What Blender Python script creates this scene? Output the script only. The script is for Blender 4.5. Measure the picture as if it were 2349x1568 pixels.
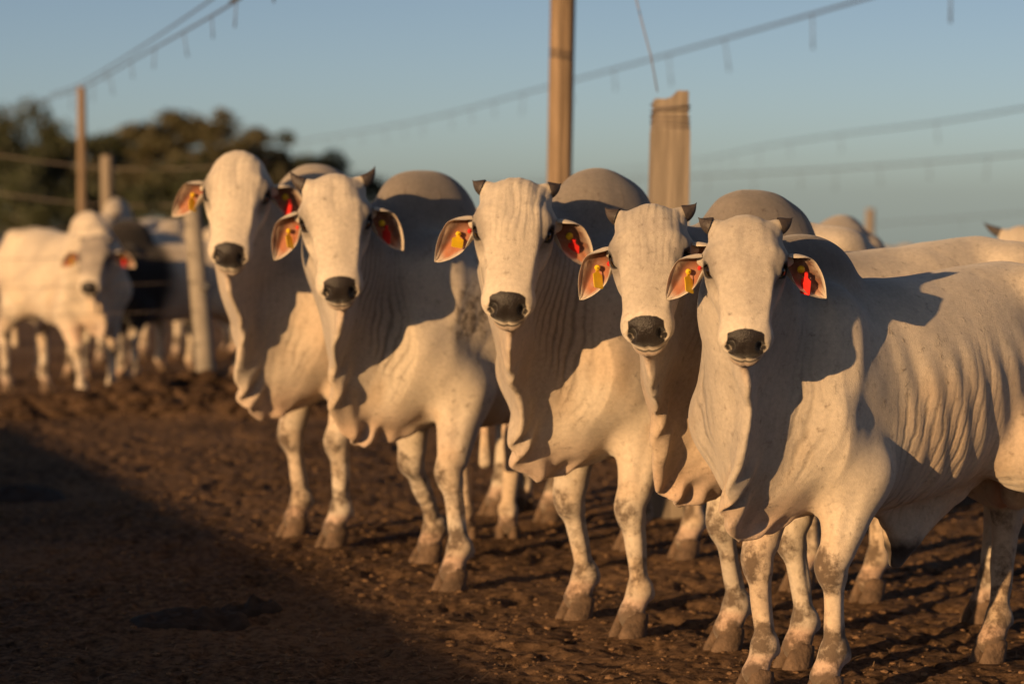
import bpy, bmesh, math, random
import numpy as np
from mathutils import Vector, Matrix

# ------------------------------------------------------------------ scene, camera, light
for o in list(bpy.data.objects):
    bpy.data.objects.remove(o, do_unlink=True)
scene = bpy.context.scene
COL = scene.collection
R = math.radians

CAM_H = 1.5            # lens height above the ground (m)
F_PX = 100.0 / 36.0 * 2349.0     # focal length in the pixels used to read the photograph
HOR = 440.0            # row of the horizon in those pixels (2349 x 1568)
cam_d = bpy.data.cameras.new('camera')
cam_d.lens = 100.0; cam_d.sensor_width = 36.0
cam_d.clip_start = 0.1; cam_d.clip_end = 5000
cam_d.dof.use_dof = True
cam_d.dof.focus_distance = 8.35
cam_d.dof.aperture_fstop = 2.5
cam = bpy.data.objects.new('camera', cam_d); COL.objects.link(cam)
cam.location = (0, 0, CAM_H)
cam.rotation_euler = (R(90) - math.atan((784 - HOR) / F_PX), 0, 0)
scene.camera = cam

SUN_AZ = 37.0          # degrees to the left of straight behind the camera
SUN_EL = 10.0
sun_to = Vector((-math.sin(R(SUN_AZ)) * math.cos(R(SUN_EL)), -math.cos(R(SUN_AZ)) * math.cos(R(SUN_EL)), math.sin(R(SUN_EL))))
world = bpy.data.worlds.new('World'); scene.world = world
world.use_nodes = True
wn = world.node_tree.nodes; wl = world.node_tree.links
bg = wn['Background']
sky = wn.new('ShaderNodeTexSky'); sky.sky_type = 'NISHITA'; sky.sun_disc = False
sky.sun_elevation = R(SUN_EL)
sky.sun_rotation = math.atan2(sun_to.x, sun_to.y)
sky.air_density = 0.42; sky.dust_density = 0.58; sky.ozone_density = 0.10
bg.inputs['Strength'].default_value = 0.063
wl.new(sky.outputs[0], bg.inputs['Color'])
sun_d = bpy.data.lights.new('sun', 'SUN'); sun_d.energy = 5.0; sun_d.angle = R(0.5)
sun_d.color = (1.0, 0.60, 0.27)
sun = bpy.data.objects.new('sun', sun_d); COL.objects.link(sun)
sun.rotation_euler = (-sun_to).to_track_quat('-Z', 'Y').to_euler()
sun.location = sun_to * 50
vs = scene.view_settings
vs.view_transform = 'Standard'; vs.look = 'None'; vs.exposure = 0.28; vs.gamma = 1.0; vs.use_curve_mapping = False

def G(px, py, z=0.0):
    """point of the level z seen at photo pixel (2349 x 1568)"""
    d = (CAM_H - z) * F_PX / (py - HOR)
    return Vector(((px - 1174.5) / F_PX * d, d, z))
def at(px, py, d):
    return Vector(((px - 1174.5) / F_PX * d, d, CAM_H - (py - HOR) / F_PX * d))

# ------------------------------------------------------------------ helpers
def link(name, me, parent=None, mat=None):
    o = bpy.data.objects.new(name, me); COL.objects.link(o)
    if parent is not None: o.parent = parent
    if mat is not None and me is not None and len(me.materials) == 0: me.materials.append(mat)
    return o
def tag(o, label=None, cat=None, group=None, kind=None):
    if label: o['label'] = label
    if cat: o['category'] = cat
    if group: o['group'] = group
    if kind: o['kind'] = kind
    return o
def empty(name, loc=(0, 0, 0), rz=0.0):
    o = bpy.data.objects.new(name, None); COL.objects.link(o)
    o.location = loc; o.rotation_euler = (0, 0, rz); o.empty_display_size = 0.1
    return o
def mesh_np(name, v, f, smooth=True):
    """v (n,3), f list of faces or (m,4)/(m,3) array"""
    me = bpy.data.meshes.new(name)
    f = np.asarray(f, dtype=np.int32); n = len(f); k = f.shape[1]
    me.vertices.add(len(v)); me.vertices.foreach_set('co', np.ascontiguousarray(v, dtype=np.float32).ravel())
    me.loops.add(n * k); me.loops.foreach_set('vertex_index', f.ravel())
    me.polygons.add(n); me.polygons.foreach_set('loop_start', np.arange(n, dtype=np.int32) * k)
    me.polygons.foreach_set('loop_total', np.full(n, k, dtype=np.int32))
    me.polygons.foreach_set('use_smooth', np.full(n, smooth, dtype=bool))
    me.update(calc_edges=True)
    return me
def set_col(me, name, arr):
    a = me.attributes.new(name, 'FLOAT_COLOR', 'POINT')
    if arr.shape[1] == 3: arr = np.concatenate([arr, np.ones((len(arr), 1))], 1)
    a.data.foreach_set('color', np.ascontiguousarray(arr, dtype=np.float32).ravel())
def ss(a, b, x):
    t = np.clip((x - a) / (b - a), 0, 1); return t * t * (3 - 2 * t)

def _hash(ix, iy, iz, seed):
    h = (ix.astype(np.int64) * 374761393 + iy.astype(np.int64) * 668265263 + iz.astype(np.int64) * 2147483647 + seed * 974711) & 0xffffffff
    h = ((h ^ (h >> 13)) * 1274126177) & 0xffffffff
    h = ((h ^ (h >> 16)) * 2246822519) & 0xffffffff
    return (h & 0xffff) / 32767.5 - 1.0
def vnoise(p, scale, seed=0):
    """value noise in -1..1, p (n,3)"""
    q = p * scale; i = np.floor(q); f = q - i; f = f * f * (3 - 2 * f); i = i.astype(np.int64)
    r = 0
    for dx in (0, 1):
        wx = f[:, 0] if dx else 1 - f[:, 0]
        for dy in (0, 1):
            wy = f[:, 1] if dy else 1 - f[:, 1]
            for dz in (0, 1):
                wz = f[:, 2] if dz else 1 - f[:, 2]
                r = r + wx * wy * wz * _hash(i[:, 0] + dx, i[:, 1] + dy, i[:, 2] + dz, seed)
    return r
def fbm(p, scale, seed=0, octs=4, gain=0.5):
    a = 1.0; r = 0; t = 0
    for k in range(octs):
        r = r + a * vnoise(p, scale * 2.03 ** k, seed + k * 17); t += a; a *= gain
    return r / t

# ------------------------------------------------------------------ materials
def mat_new(name):
    m = bpy.data.materials.new(name); m.use_nodes = True
    nt = m.node_tree
    return m, nt.nodes, nt.links, nt.nodes['Principled BSDF']
def N(nodes, t, **kw):
    n = nodes.new(t)
    for k, v in kw.items():
        if k in n.inputs: n.inputs[k].default_value = v
        else: setattr(n, k, v)
    return n
def mat_plain(name, rgb, rough=0.7, var=0.25, scale=8.0, bump=0.15, bscale=60.0, stretch=None, spec=0.5):
    m, n, l, b = mat_new(name)
    tc = N(n, 'ShaderNodeTexCoord')
    src = tc.outputs['Object']
    if stretch:
        mp = N(n, 'ShaderNodeMapping'); mp.inputs['Scale'].default_value = stretch
        l.new(src, mp.inputs['Vector']); src = mp.outputs[0]
    t = N(n, 'ShaderNodeTexNoise', Scale=scale, Detail=6.0, Roughness=0.6); l.new(src, t.inputs['Vector'])
    r = N(n, 'ShaderNodeValToRGB')
    r.color_ramp.elements[0].position = 0.3; r.color_ramp.elements[1].position = 0.72
    r.color_ramp.elements[0].color = [c * (1 - var) for c in rgb] + [1]
    r.color_ramp.elements[1].color = [min(1, c * (1 + var)) for c in rgb] + [1]
    l.new(t.outputs['Fac'], r.inputs['Fac']); l.new(r.outputs[0], b.inputs['Base Color'])
    b.inputs['Roughness'].default_value = rough
    b.inputs['Specular IOR Level'].default_value = spec
    if bump:
        t2 = N(n, 'ShaderNodeTexNoise', Scale=bscale, Detail=5.0); l.new(src, t2.inputs['Vector'])
        bp = N(n, 'ShaderNodeBump', Strength=bump, Distance=0.01); l.new(t2.outputs['Fac'], bp.inputs['Height'])
        l.new(bp.outputs[0], b.inputs['Normal'])
    return m
def mat_attr(name, rough=0.75, sheen=0.0, bump=0.2, bscale=150.0, var=0.12, vscale=35.0, use_wet=True, folds=False):
    """colour read from the point attribute 'col' (alpha = wetness), fine mottling and hair relief on top"""
    m, n, l, b = mat_new(name)
    a = N(n, 'ShaderNodeAttribute', attribute_name='col')
    tc = N(n, 'ShaderNodeTexCoord')
    t = N(n, 'ShaderNodeTexNoise', Scale=vscale, Detail=8.0, Roughness=0.65); l.new(tc.outputs['Object'], t.inputs['Vector'])
    mr = N(n, 'ShaderNodeMapRange'); mr.inputs['From Min'].default_value = 0.25; mr.inputs['From Max'].default_value = 0.75
    mr.inputs['To Min'].default_value = 1 - var; mr.inputs['To Max'].default_value = 1 + var
    l.new(t.outputs['Fac'], mr.inputs['Value'])
    mx = N(n, 'ShaderNodeVectorMath', operation='SCALE'); l.new(a.outputs['Color'], mx.inputs[0]); l.new(mr.outputs[0], mx.inputs['Scale'])
    l.new(mx.outputs[0], b.inputs['Base Color'])
    if use_wet:
        rr = N(n, 'ShaderNodeMapRange'); rr.inputs['To Min'].default_value = 0.28; rr.inputs['To Max'].default_value = rough
        l.new(a.outputs['Alpha'], rr.inputs['Value']); l.new(rr.outputs[0], b.inputs['Roughness'])
    else: b.inputs['Roughness'].default_value = rough
    b.inputs['Sheen Weight'].default_value = sheen; b.inputs['Sheen Roughness'].default_value = 0.5
    b.inputs['Specular IOR Level'].default_value = 0.3
    t2 = N(n, 'ShaderNodeTexNoise', Scale=bscale, Detail=4.0, Roughness=0.7); l.new(tc.outputs['Object'], t2.inputs['Vector'])
    bp = N(n, 'ShaderNodeBump', Strength=bump, Distance=0.004); l.new(t2.outputs['Fac'], bp.inputs['Height'])
    l.new(bp.outputs[0], b.inputs['Normal'])
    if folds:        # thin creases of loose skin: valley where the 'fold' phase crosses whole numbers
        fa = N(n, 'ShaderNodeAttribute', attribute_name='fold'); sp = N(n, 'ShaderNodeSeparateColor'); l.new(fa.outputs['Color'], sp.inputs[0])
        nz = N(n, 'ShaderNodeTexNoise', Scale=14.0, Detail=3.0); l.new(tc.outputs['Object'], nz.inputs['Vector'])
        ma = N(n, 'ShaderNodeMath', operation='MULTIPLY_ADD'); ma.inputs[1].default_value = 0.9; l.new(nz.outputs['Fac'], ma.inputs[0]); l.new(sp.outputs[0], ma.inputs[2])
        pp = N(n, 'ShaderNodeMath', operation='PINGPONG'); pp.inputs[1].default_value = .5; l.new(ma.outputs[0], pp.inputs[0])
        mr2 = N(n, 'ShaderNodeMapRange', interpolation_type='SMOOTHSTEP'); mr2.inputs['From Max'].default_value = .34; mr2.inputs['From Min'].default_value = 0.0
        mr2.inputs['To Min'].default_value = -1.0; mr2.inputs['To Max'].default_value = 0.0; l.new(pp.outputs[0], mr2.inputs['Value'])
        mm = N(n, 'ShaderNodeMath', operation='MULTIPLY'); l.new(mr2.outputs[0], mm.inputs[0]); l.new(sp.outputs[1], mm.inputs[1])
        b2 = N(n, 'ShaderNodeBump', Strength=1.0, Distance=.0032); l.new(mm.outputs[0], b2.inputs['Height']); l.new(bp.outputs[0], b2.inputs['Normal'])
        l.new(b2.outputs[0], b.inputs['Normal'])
        cd = N(n, 'ShaderNodeMath', operation='MULTIPLY_ADD'); cd.inputs[1].default_value = .42; cd.inputs[2].default_value = 1.0; l.new(mm.outputs[0], cd.inputs[0])  # crease valleys also darkened in the base colour
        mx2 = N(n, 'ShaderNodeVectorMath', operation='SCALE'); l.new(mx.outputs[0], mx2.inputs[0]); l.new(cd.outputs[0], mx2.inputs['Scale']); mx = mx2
        # caked mud: the mask is broken up by fine noise so that it crumbles at its edge
        nm = N(n, 'ShaderNodeTexNoise', Scale=30.0, Detail=7.0, Roughness=.66); l.new(tc.outputs['Object'], nm.inputs['Vector'])
        sb = N(n, 'ShaderNodeMath', operation='MULTIPLY_ADD'); sb.inputs[1].default_value = 2.4; l.new(nm.outputs['Fac'], sb.inputs[0]); l.new(sp.outputs[2], sb.inputs[2])
        th = N(n, 'ShaderNodeMapRange', interpolation_type='SMOOTHSTEP'); th.inputs['From Min'].default_value = 1.32; th.inputs['From Max'].default_value = 2.15; th.inputs['To Max'].default_value = .88
        l.new(sb.outputs[0], th.inputs['Value'])
        mc = N(n, 'ShaderNodeMix', data_type='RGBA'); mc.inputs[7].default_value = (.066, .042, .027, 1)
        l.new(th.outputs[0], mc.inputs[0]); l.new(mx.outputs[0], mc.inputs[6]); l.new(mc.outputs[2], b.inputs['Base Color'])
        # nose pad, nostrils, lip line and dark eye rims, drawn from the head's own coordinates
        fc = N(n, 'ShaderNodeAttribute', attribute_name='face'); fs = N(n, 'ShaderNodeSeparateColor'); l.new(fc.outputs['Color'], fs.inputs[0])
        def mt(op, x, y=0.0, z=0.0):
            k = N(n, 'ShaderNodeMath', operation=op)
            for i_, v_ in enumerate((x, y, z)):
                if i_ >= len(k.inputs): break
                if isinstance(v_, (int, float)): k.inputs[i_].default_value = v_
                else: l.new(v_, k.inputs[i_])
            return k.outputs[0]
        def sm(x, lo, hi):
            k = N(n, 'ShaderNodeMapRange', interpolation_type='SMOOTHSTEP'); l.new(x, k.inputs['Value'])
            if lo < hi: k.inputs['From Min'].default_value = lo; k.inputs['From Max'].default_value = hi
            else: k.inputs['From Min'].default_value = hi; k.inputs['From Max'].default_value = lo; k.inputs['To Min'].default_value = 1.0; k.inputs['To Max'].default_value = 0.0
            return k.outputs[0]
        ca, cy, cn, ch = fs.outputs[0], fs.outputs[1], fs.outputs[2], fc.outputs['Alpha']
        ay = mt('ABSOLUTE', cy); nzf = mt('SUBTRACT', nm.outputs['Fac'], .5)
        tt = mt('ADD', mt('ADD', mt('MULTIPLY', ca, .75), mt('MULTIPLY', cn, .66)), mt('MULTIPLY', nzf, .010))
        tt = mt('ADD', tt, mt('MULTIPLY', mt('MULTIPLY', ay, ay), 1.0))
        y2 = mt('ADD', mt('ADD', ay, mt('MULTIPLY', mt('MAXIMUM', mt('SUBTRACT', -.06, cn), 0.0), .18)), mt('MULTIPLY', nzf, .006))
        pad = mt('MULTIPLY', mt('MULTIPLY', sm(tt, .3190, .3225), sm(y2, .0575, .0535)), mt('MULTIPLY', sm(mt('ADD', cn, mt('MULTIPLY', nzf, .006)), -.101, -.096), sm(ch, .3, .6)))
        def dist(a0, ra, y0, ry, n0, rn):
            q = mt('POWER', mt('DIVIDE', mt('SUBTRACT', ca, a0), ra), 2.0); w = mt('POWER', mt('DIVIDE', mt('SUBTRACT', ay, y0), ry), 2.0); e = mt('POWER', mt('DIVIDE', mt('SUBTRACT', cn, n0), rn), 2.0)
            return mt('SQRT', mt('ADD', mt('ADD', q, w), e))
        rim = mt('MULTIPLY', sm(mt('ADD', dist(.191, .038, .116, .031, -.056, .026), mt('MULTIPLY', nzf, .25)), 1.1, .85), sm(ch, .3, .6))
        nos = mt('MULTIPLY', mt('MAXIMUM', sm(dist(.478, .024, .043, .018, -.042, .025), 1.1, .8), sm(dist(.487, .022, .052, .014, -.058, .013), 1.1, .8)), sm(ch, .3, .6))
        lp_ = mt('ABSOLUTE', mt('ADD', mt('ADD', cn, .112), mt('MULTIPLY', mt('MAXIMUM', mt('SUBTRACT', .47, ca), 0.0), .25)))
        lip = mt('MULTIPLY', mt('MULTIPLY', sm(lp_, .006, .002), sm(ca, .40, .44)), mt('MULTIPLY', mt('MULTIPLY', sm(ch, .3, .6), .8), sm(ay, .056, .030)))
        dk = mt('MAXIMUM', mt('MAXIMUM', rim, nos), lip)
        m1 = N(n, 'ShaderNodeMix', data_type='RGBA'); l.new(pad, m1.inputs[0]); l.new(mc.outputs[2], m1.inputs[6]); m1.inputs[7].default_value = (.015, .011, .010, 1)
        m2 = N(n, 'ShaderNodeMix', data_type='RGBA'); l.new(dk, m2.inputs[0]); l.new(m1.outputs[2], m2.inputs[6]); m2.inputs[7].default_value = (.012, .009, .008, 1)
        l.new(m2.outputs[2], b.inputs['Base Color'])
        rr2 = N(n, 'ShaderNodeMix', data_type='FLOAT'); l.new(pad, rr2.inputs[0]); rr2.inputs[2].default_value = rough; rr2.inputs[3].default_value = .36
        l.new(rr2.outputs[0], b.inputs['Roughness'])
        vo = N(n, 'ShaderNodeTexVoronoi', Scale=170.0); l.new(tc.outputs['Object'], vo.inputs['Vector'])
        vb = N(n, 'ShaderNodeBump', Distance=.0015); l.new(vo.outputs['Distance'], vb.inputs['Height']); l.new(mt('MULTIPLY', pad, .35), vb.inputs['Strength']); l.new(b2.outputs[0], vb.inputs['Normal']); b2 = vb
        b3 = N(n, 'ShaderNodeBump', Strength=.6, Distance=.004); l.new(th.outputs[0], b3.inputs['Height']); l.new(b2.outputs[0], b3.inputs['Normal']); l.new(b3.outputs[0], b.inputs['Normal'])
    return m
M = {}
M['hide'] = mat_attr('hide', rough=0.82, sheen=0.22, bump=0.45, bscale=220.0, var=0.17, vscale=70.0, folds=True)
M['ear'] = mat_attr('ear', rough=0.8, sheen=0.15, bump=0.3, bscale=240.0, use_wet=False)
M['horn'] = mat_plain('horn', (0.055, 0.042, 0.036), 0.6, 0.45, 25, 0.4, 90)
M['hoof'] = mat_plain('hoof', (0.12, 0.078, 0.05), 0.85, 0.5, 22, 0.6, 70)
M['eye'] = mat_plain('eye', (0.012, 0.008, 0.006), 0.08, 0.2, 20, 0.0)
M['tag_yellow'] = mat_plain('tag_yellow', (0.72, 0.46, 0.015), 0.4, 0.1, 30, 0.05)
M['tag_red'] = mat_plain('tag_red', (0.62, 0.025, 0.02), 0.4, 0.1, 30, 0.05)

# ------------------------------------------------------------------ implicit animal modelling
def smin(a, b, k):
    h = np.maximum(k - np.abs(a - b), 0) / k
    return np.minimum(a, b) - h * h * (k * 0.25)
def smax(a, b, k): return -smin(-a, -b, k)
def cone(p, a, b, r1, r2, sy=1.0):
    a = np.asarray(a, np.float32); b = np.asarray(b, np.float32); ba = b - a
    x = p - a
    t = np.clip((x @ ba) / float(ba @ ba), 0, 1)
    dx = x[:, 0] - t * ba[0]; dy = (x[:, 1] - t * ba[1]) * sy; dz = x[:, 2] - t * ba[2]
    return np.sqrt(dx * dx + dy * dy + dz * dz) - (r1 + (r2 - r1) * t)
def ell(p, c, r, tilt=0.0):
    """ellipsoid; tilt about the y axis (radians)"""
    x = p[:, 0] - c[0]; y = p[:, 1] - c[1]; z = p[:, 2] - c[2]
    if tilt:
        ct, st = math.cos(tilt), math.sin(tilt); x, z = x * ct + z * st, -x * st + z * ct
    x = x / r[0]; y = y / r[1]; z = z / r[2]
    k0 = np.sqrt(x * x + y * y + z * z) + 1e-9
    k1 = np.sqrt((x / r[0]) ** 2 + (y / r[1]) ** 2 + (z / r[2]) ** 2) + 1e-9
    return k0 * (k0 - 1) / k1
def poly2(px, pz, poly):
    """signed distance to a polygon in the x-z plane"""
    n = len(poly); d = np.full(px.shape, 1e9, np.float32); s = np.ones(px.shape, np.float32)
    for i in range(n):
        xi, zi = poly[i]; xj, zj = poly[i - 1]
        ex, ez = xj - xi, zj - zi; wx = px - xi; wz = pz - zi
        t = np.clip((wx * ex + wz * ez) / (ex * ex + ez * ez), 0, 1)
        bx = wx - ex * t; bz = wz - ez * t
        d = np.minimum(d, bx * bx + bz * bz)
        c1 = pz >= zi; c2 = pz < zj; c3 = ex * wz > ez * wx
        s = np.where((c1 & c2 & c3) | (~c1 & ~c2 & ~c3), -s, s)
    return s * np.sqrt(d)

TX = np.array([-1.44, -1.40, -1.32, -1.20, -1.02, -.80, -.55, -.30, -.10, .05, .16, .25, .31])
T_TOP = np.array([1.16, 1.24, 1.305, 1.36, 1.395, 1.375, 1.35, 1.345, 1.36, 1.34, 1.28, 1.18, 1.02])
T_BOT = np.array([1.00, .90, .84, .80, .74, .655, .60, .575, .575, .60, .65, .73, .88])
T_HW = np.array([.05, .12, .18, .225, .25, .275, .295, .285, .245, .215, .19, .14, .04])
_fx = np.linspace(TX[0], TX[-1], 120)
def _smooth(y):
    v = np.interp(_fx, TX, y)
    for _ in range(6): v[1:-1] = (v[:-2] + 2 * v[1:-1] + v[2:]) * 0.25
    return v
_TT, _TB, _TW = _smooth(T_TOP), _smooth(T_BOT), _smooth(T_HW)

class Bull:
    """the animal in its own straight-necked frame: x forward, y left, z up, metres; front feet near x = 0"""
    def __init__(s, poll=(0.55, 1.57), pitch=62, feet=None, sheath=0.0, scrotum=False, dew=1.0, fat=1.0, hump=1.0, seed=0, hs=1.0, horned=True, wy=1.10):
        s.hs = hs; s.forehead = 1.0; s.horned = horned; s.wy = wy
        s.P = np.array([poll[0], 0, poll[1]], np.float32); s.pitch = R(pitch)
        s.A = np.array([math.cos(s.pitch), 0, -math.sin(s.pitch)], np.float32)
        s.Nn = np.array([math.sin(s.pitch), 0, math.cos(s.pitch)], np.float32)
        s.feet = {'fl': (0.0, .165), 'fr': (0.0, -.165), 'hl': (-1.22, .175), 'hr': (-1.22, -.175)}
        if feet: s.feet.update(feet)
        s.sheath = sheath; s.scrotum = scrotum; s.dew = dew; s.fat = fat; s.hump = hump; s.seed = seed
        s.legs = {}
        for k in ('fl', 'fr', 'hl', 'hr'):
            sy = 1 if k[1] == 'l' else -1; fx, fy = s.feet[k]
            if k[0] == 'f':
                bx, by = 0.0, .165 * sy; dx, dy = fx - bx, fy - by
                q = lambda x, y, z, w: np.array([x + dx * w, y * sy + dy * w, z], np.float32)
                s.legs[k] = dict(sh=q(.12, .17, .90, 0), el=q(-.06, .19, .73, .10), kn=q(.015, .17, .425, .5), fe=q(-.005, .165, .15, .95), co=q(.04, .165, .065, 1), toe=q(.04, .165, 0, 1))
            else:
                bx, by = -1.22, .175 * sy; dx, dy = fx - bx, fy - by
                q = lambda x, y, z, w: np.array([x + dx * w, y * sy + dy * w, z], np.float32)
                s.legs[k] = dict(hip=q(-1.12, .15, 1.08, 0), st=q(-.93, .20, .76, .15), hk=q(-1.28, .175, .52, .55), fe=q(-1.255, .175, .15, .95), co=q(-1.205, .175, .065, 1), toe=q(-1.205, .175, 0, 1))
        th = s.hd(.19, -.20)
        ch = s.hd(.455, -.135)
        s.dewpoly = [(ch[0] + .0, ch[2] + .01), (ch[0] - .020, ch[2] - .12), (ch[0] - .075, ch[2] - .185), (.525, .83), (.475, .69), (.395, .575), (.285, .515), (.14, .53), (-.02, .62),
                     (.05, .80), (.22, 1.0), (th[0] - .06, th[2] - .02), (th[0] + .06, th[2] + .02)]
        s.chin = ch
    def hd(s, a, n, y=0.0):
        v = s.P + (s.A * a + s.Nn * n) * s.hs
        return np.array([v[0], y * s.hs * s.wy, v[2]], np.float32)
    def head_coords(s, p):
        q = (p - s.P) / s.hs
        return q @ s.A, p[:, 1] / (s.hs * s.wy), q @ s.Nn
    def trunk(s, p):
        x = p[:, 0]; xc = np.clip(x, _fx[0], _fx[-1])
        t = np.interp(xc, _fx, _TT); b = np.interp(xc, _fx, _TB); w = np.interp(xc, _fx, _TW) * s.fat
        cz = (t * 0.52 + b * 0.48); hz = np.where(p[:, 2] > cz, t - cz, cz - b)
        zz = (p[:, 2] - cz) / hz; yy = p[:, 1] / w
        # slab-sided section: narrow towards the spine, full at the ribs
        yy = yy * (1 + 0.30 * np.maximum(zz, 0) ** 2)
        rho = (np.abs(yy) ** 2.3 + np.abs(zz) ** 2.3) ** (1 / 2.3)
        d = (rho - 1) * np.minimum(w, hz)
        ex = np.maximum(np.maximum(_fx[0] - x, x - _fx[-1]), 0)
        return np.sqrt(np.maximum(d, 0) ** 2 + ex ** 2) + np.minimum(d, 0)
    def head(s, p):
        a, y, n = s.head_coords(p); q = np.stack([a, np.abs(y), n], 1); 
        d = ell(q, (.095, 0, -.085), (.120, .106, .092))
        d = smin(d, ell(q, (.175, 0, -.075), (.14, .102, .074)), .045)
        d = smin(d, cone(q, (.20, 0, -.082), (.40, 0, -.074), .088, .067), .05)
        hw_ = .098 + (.064 - .098) * np.clip((a - .12) / .30, 0, 1); top_ = -.006 - .022 * np.clip((a - .12) / .30, 0, 1)
        bx = smax(smax(np.abs(y) - hw_ + .45 * np.maximum(0, -.06 - n), n - top_, .035), smax(-.125 - n, np.abs(a - .27) - .155, .03), .03)
        d = smin(d, bx, .035)                                                     # flat plane of the face
        d = smin(d, ell(q, (.172, .092, -.070), (.055, .034, .040)), .026)          # orbit
        d = smin(d, ell(q, (.152, .095, -.050), (.032, .026, .018)), .02)          # brow
        d = smin(d, ell(q, (.447, 0, -.074), (.060, .078, .056)), .045)             # muzzle
        d = smin(d, cone(q, (.19, .035, -.160), (.43, 0, -.118), .066, .043), .05) # jaw
        d = smin(d, ell(q, (.175, .070, -.135), (.10, .042, .075)), .04)
        d = smin(d, ell(q, (.466, 0, -.128), (.050, .052, .030)), .018)            # chin and lower lip
        d = smin(d, cone(q, (.115, .095, -.118), (.122, .134, -.135), .036, .013), .04)  # ear root
        if s.horned: d = smin(d, cone(q, (.030, .082, -.085), (.012, .095, -.082), .034, .024), .03)  # horn base
        d = smax(d, -ell(q, (.190, .120, -.056), (.025, .016, .018)), .012)
        d = smax(d, -ell(q, (.300, .100, -.066), (.080, .022, .030)), .03)        # hollow beside the nose bridge        # eye socket
        # nostrils: comma shaped, opening outwards
        d = smax(d, -ell(q, (.478, .043, -.042), (.017, .012, .020)), .013)
        d = smax(d, -ell(q, (.487, .052, -.058), (.018, .010, .010)), .012)
        # groove between the nostrils and the mouth line
        d = d + .004 * np.exp(-((y / .006) ** 2)) * ss(.47, .49, a)
        return d * s.hs
    def sdf(s, p):
        p = np.ascontiguousarray(p, dtype=np.float32)
        x, y, z = p[:, 0], p[:, 1], p[:, 2]
        m = np.stack([x, np.abs(y), z], 1)
        d = s.trunk(p)
        # hump, withers, hooks
        hs = s.hump
        d = smin(d, ell(m, (-.03, 0, 1.315 + .085 * hs), (.10 + .135 * hs, .125, .02 + .17 * hs), .28), .07)
        d = smin(d, ell(m, (.14, 0, 1.30), (.22, .115, .13), .25), .08)
        d = smin(d, ell(m, (-1.05, .17, 1.31), (.11, .075, .06)), .09)
        d = smin(d, ell(m, (-1.36, .10, 1.22), (.06, .05, .06)), .08)
        # shoulder, chest, brisket
        d = smin(d, ell(m, (.01, .165, 1.04), (.17, .098, .30), -.18), .07)
        d = smin(d, ell(m, (.135, .12, .88), (.13, .12, .17)), .07)
        d = smin(d, ell(m, (.15, 0, .80), (.19, .15, .22)), .08)
        # neck
        nb = np.array([.16, 0, 1.10], np.float32); nt = s.hd(.10, -.155); mid = (nb + nt) * .5 + np.array([0, 0, .01], np.float32)
        d = smin(d, cone(m, nb, mid, .245, .175, 1.25), .10)
        d = smin(d, cone(m, mid, nt, .175, .115, 1.15), .06)
        lb = np.array([.27, 0, .92], np.float32); th = s.hd(.18, -.185)
        d = smin(d, cone(m, lb, th, .15, .085, 1.3), .08)
        # head
        h = s.head(p)
        d = smin(d, h, .035)
        # thighs
        d = smin(d, ell(m, (-1.13, .135, 1.02), (.225, .115, .30), .12), .08)
        # legs
        for k, L in s.legs.items():
            if k[0] == 'f':
                d = smin(d, cone(p, L['sh'], L['el'], .115, .105), .08)
                kt = L['kn'] * .8 + L['el'] * .2
                d = smin(d, cone(p, L['el'], kt, .106, .060), .06)
                d = smin(d, ell(p, L['kn'] + np.array([.012, 0, .008]), (.052, .056, .066)), .022)
                kb = L['kn'] * .84 + L['fe'] * .16
                d = smin(d, cone(p, kb, L['fe'], .037, .033), .04)
            else:
                d = smin(d, cone(p, L['hip'], L['st'], .16, .125), .10)
                d = smin(d, cone(p, L['st'], L['hk'] + np.array([.02, 0, .03]), .12, .056), .07)
                d = smin(d, cone(p, L['hk'] + np.array([-.055, 0, .05]), L['hk'] + np.array([-.02, 0, -.05]), .033, .04), .04)
                d = smin(d, cone(p, L['hk'], L['fe'], .050, .035), .04)
            d = smin(d, ell(p, L['fe'], (.042, .042, .042)), .025)
            d = smin(d, ell(p, L['fe'] + np.array([-.034, .02, -.018]), (.014, .012, .018)), .012)
            d = smin(d, ell(p, L['fe'] + np.array([-.034, -.02, -.018]), (.014, .012, .018)), .012)
            d = smin(d, cone(p, L['fe'], L['co'], .038, .047), .025)
        # tail
        d = smin(d, cone(m, (-1.42, 0, 1.26), (-1.49, 0, .95), .032, .018), .04)
        d = smin(d, cone(m, (-1.49, 0, .95), (-1.46, 0, .55), .018, .014), .02)
        d = smin(d, cone(m, (-1.46, 0, .55), (-1.45, 0, .40), .020, .030), .02)
        # dewlap: hanging sheet with folds
        if s.dew > 0:
            d2 = poly2(x, z, s.dewpoly)
            e = ss(.16, -.0, -d2)                       # 1 at the free edge
            low = ss(1.0, .62, z)
            ph = s.seed * 1.7
            wob = e * (.003 + .013 * low) * np.sin(x * 44 + z * 16 + ph + 1.6 * np.sin(x * 19 + z * 11 + ph * 2)) + e * .012 * np.sin(z * 13 + ph)
            t = .009 + np.clip(-d2, 0, .2) * .28
            t = t + e * .005 * low * (1 + np.sin(x * 70 - z * 22 + ph * 1.3))
            sh = smax(d2, np.abs(y - wob) - t, .03)
            d = smin(d, sh * .8, .045)
        if s.sheath > 0:
            q = s.sheath
            d = smin(d, cone(m, (-.80, 0, .66), (-.50, 0, .62 - .15 * q), .05, .045), .08)
            d = smin(d, cone(m, (-.50, 0, .62 - .15 * q), (-.47, 0, .60 - .20 * q), .045, .030), .05)
            sh2 = poly2(x, z, [(-.25, .62), (-.95, .70), (-.70, .60 - .03 * q), (-.55, .60 - .13 * q), (-.46, .60 - .14 * q), (-.38, .60 - .04 * q)])
            d = smin(d, smax(sh2, np.abs(y) - .022, .03), .05)
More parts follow.
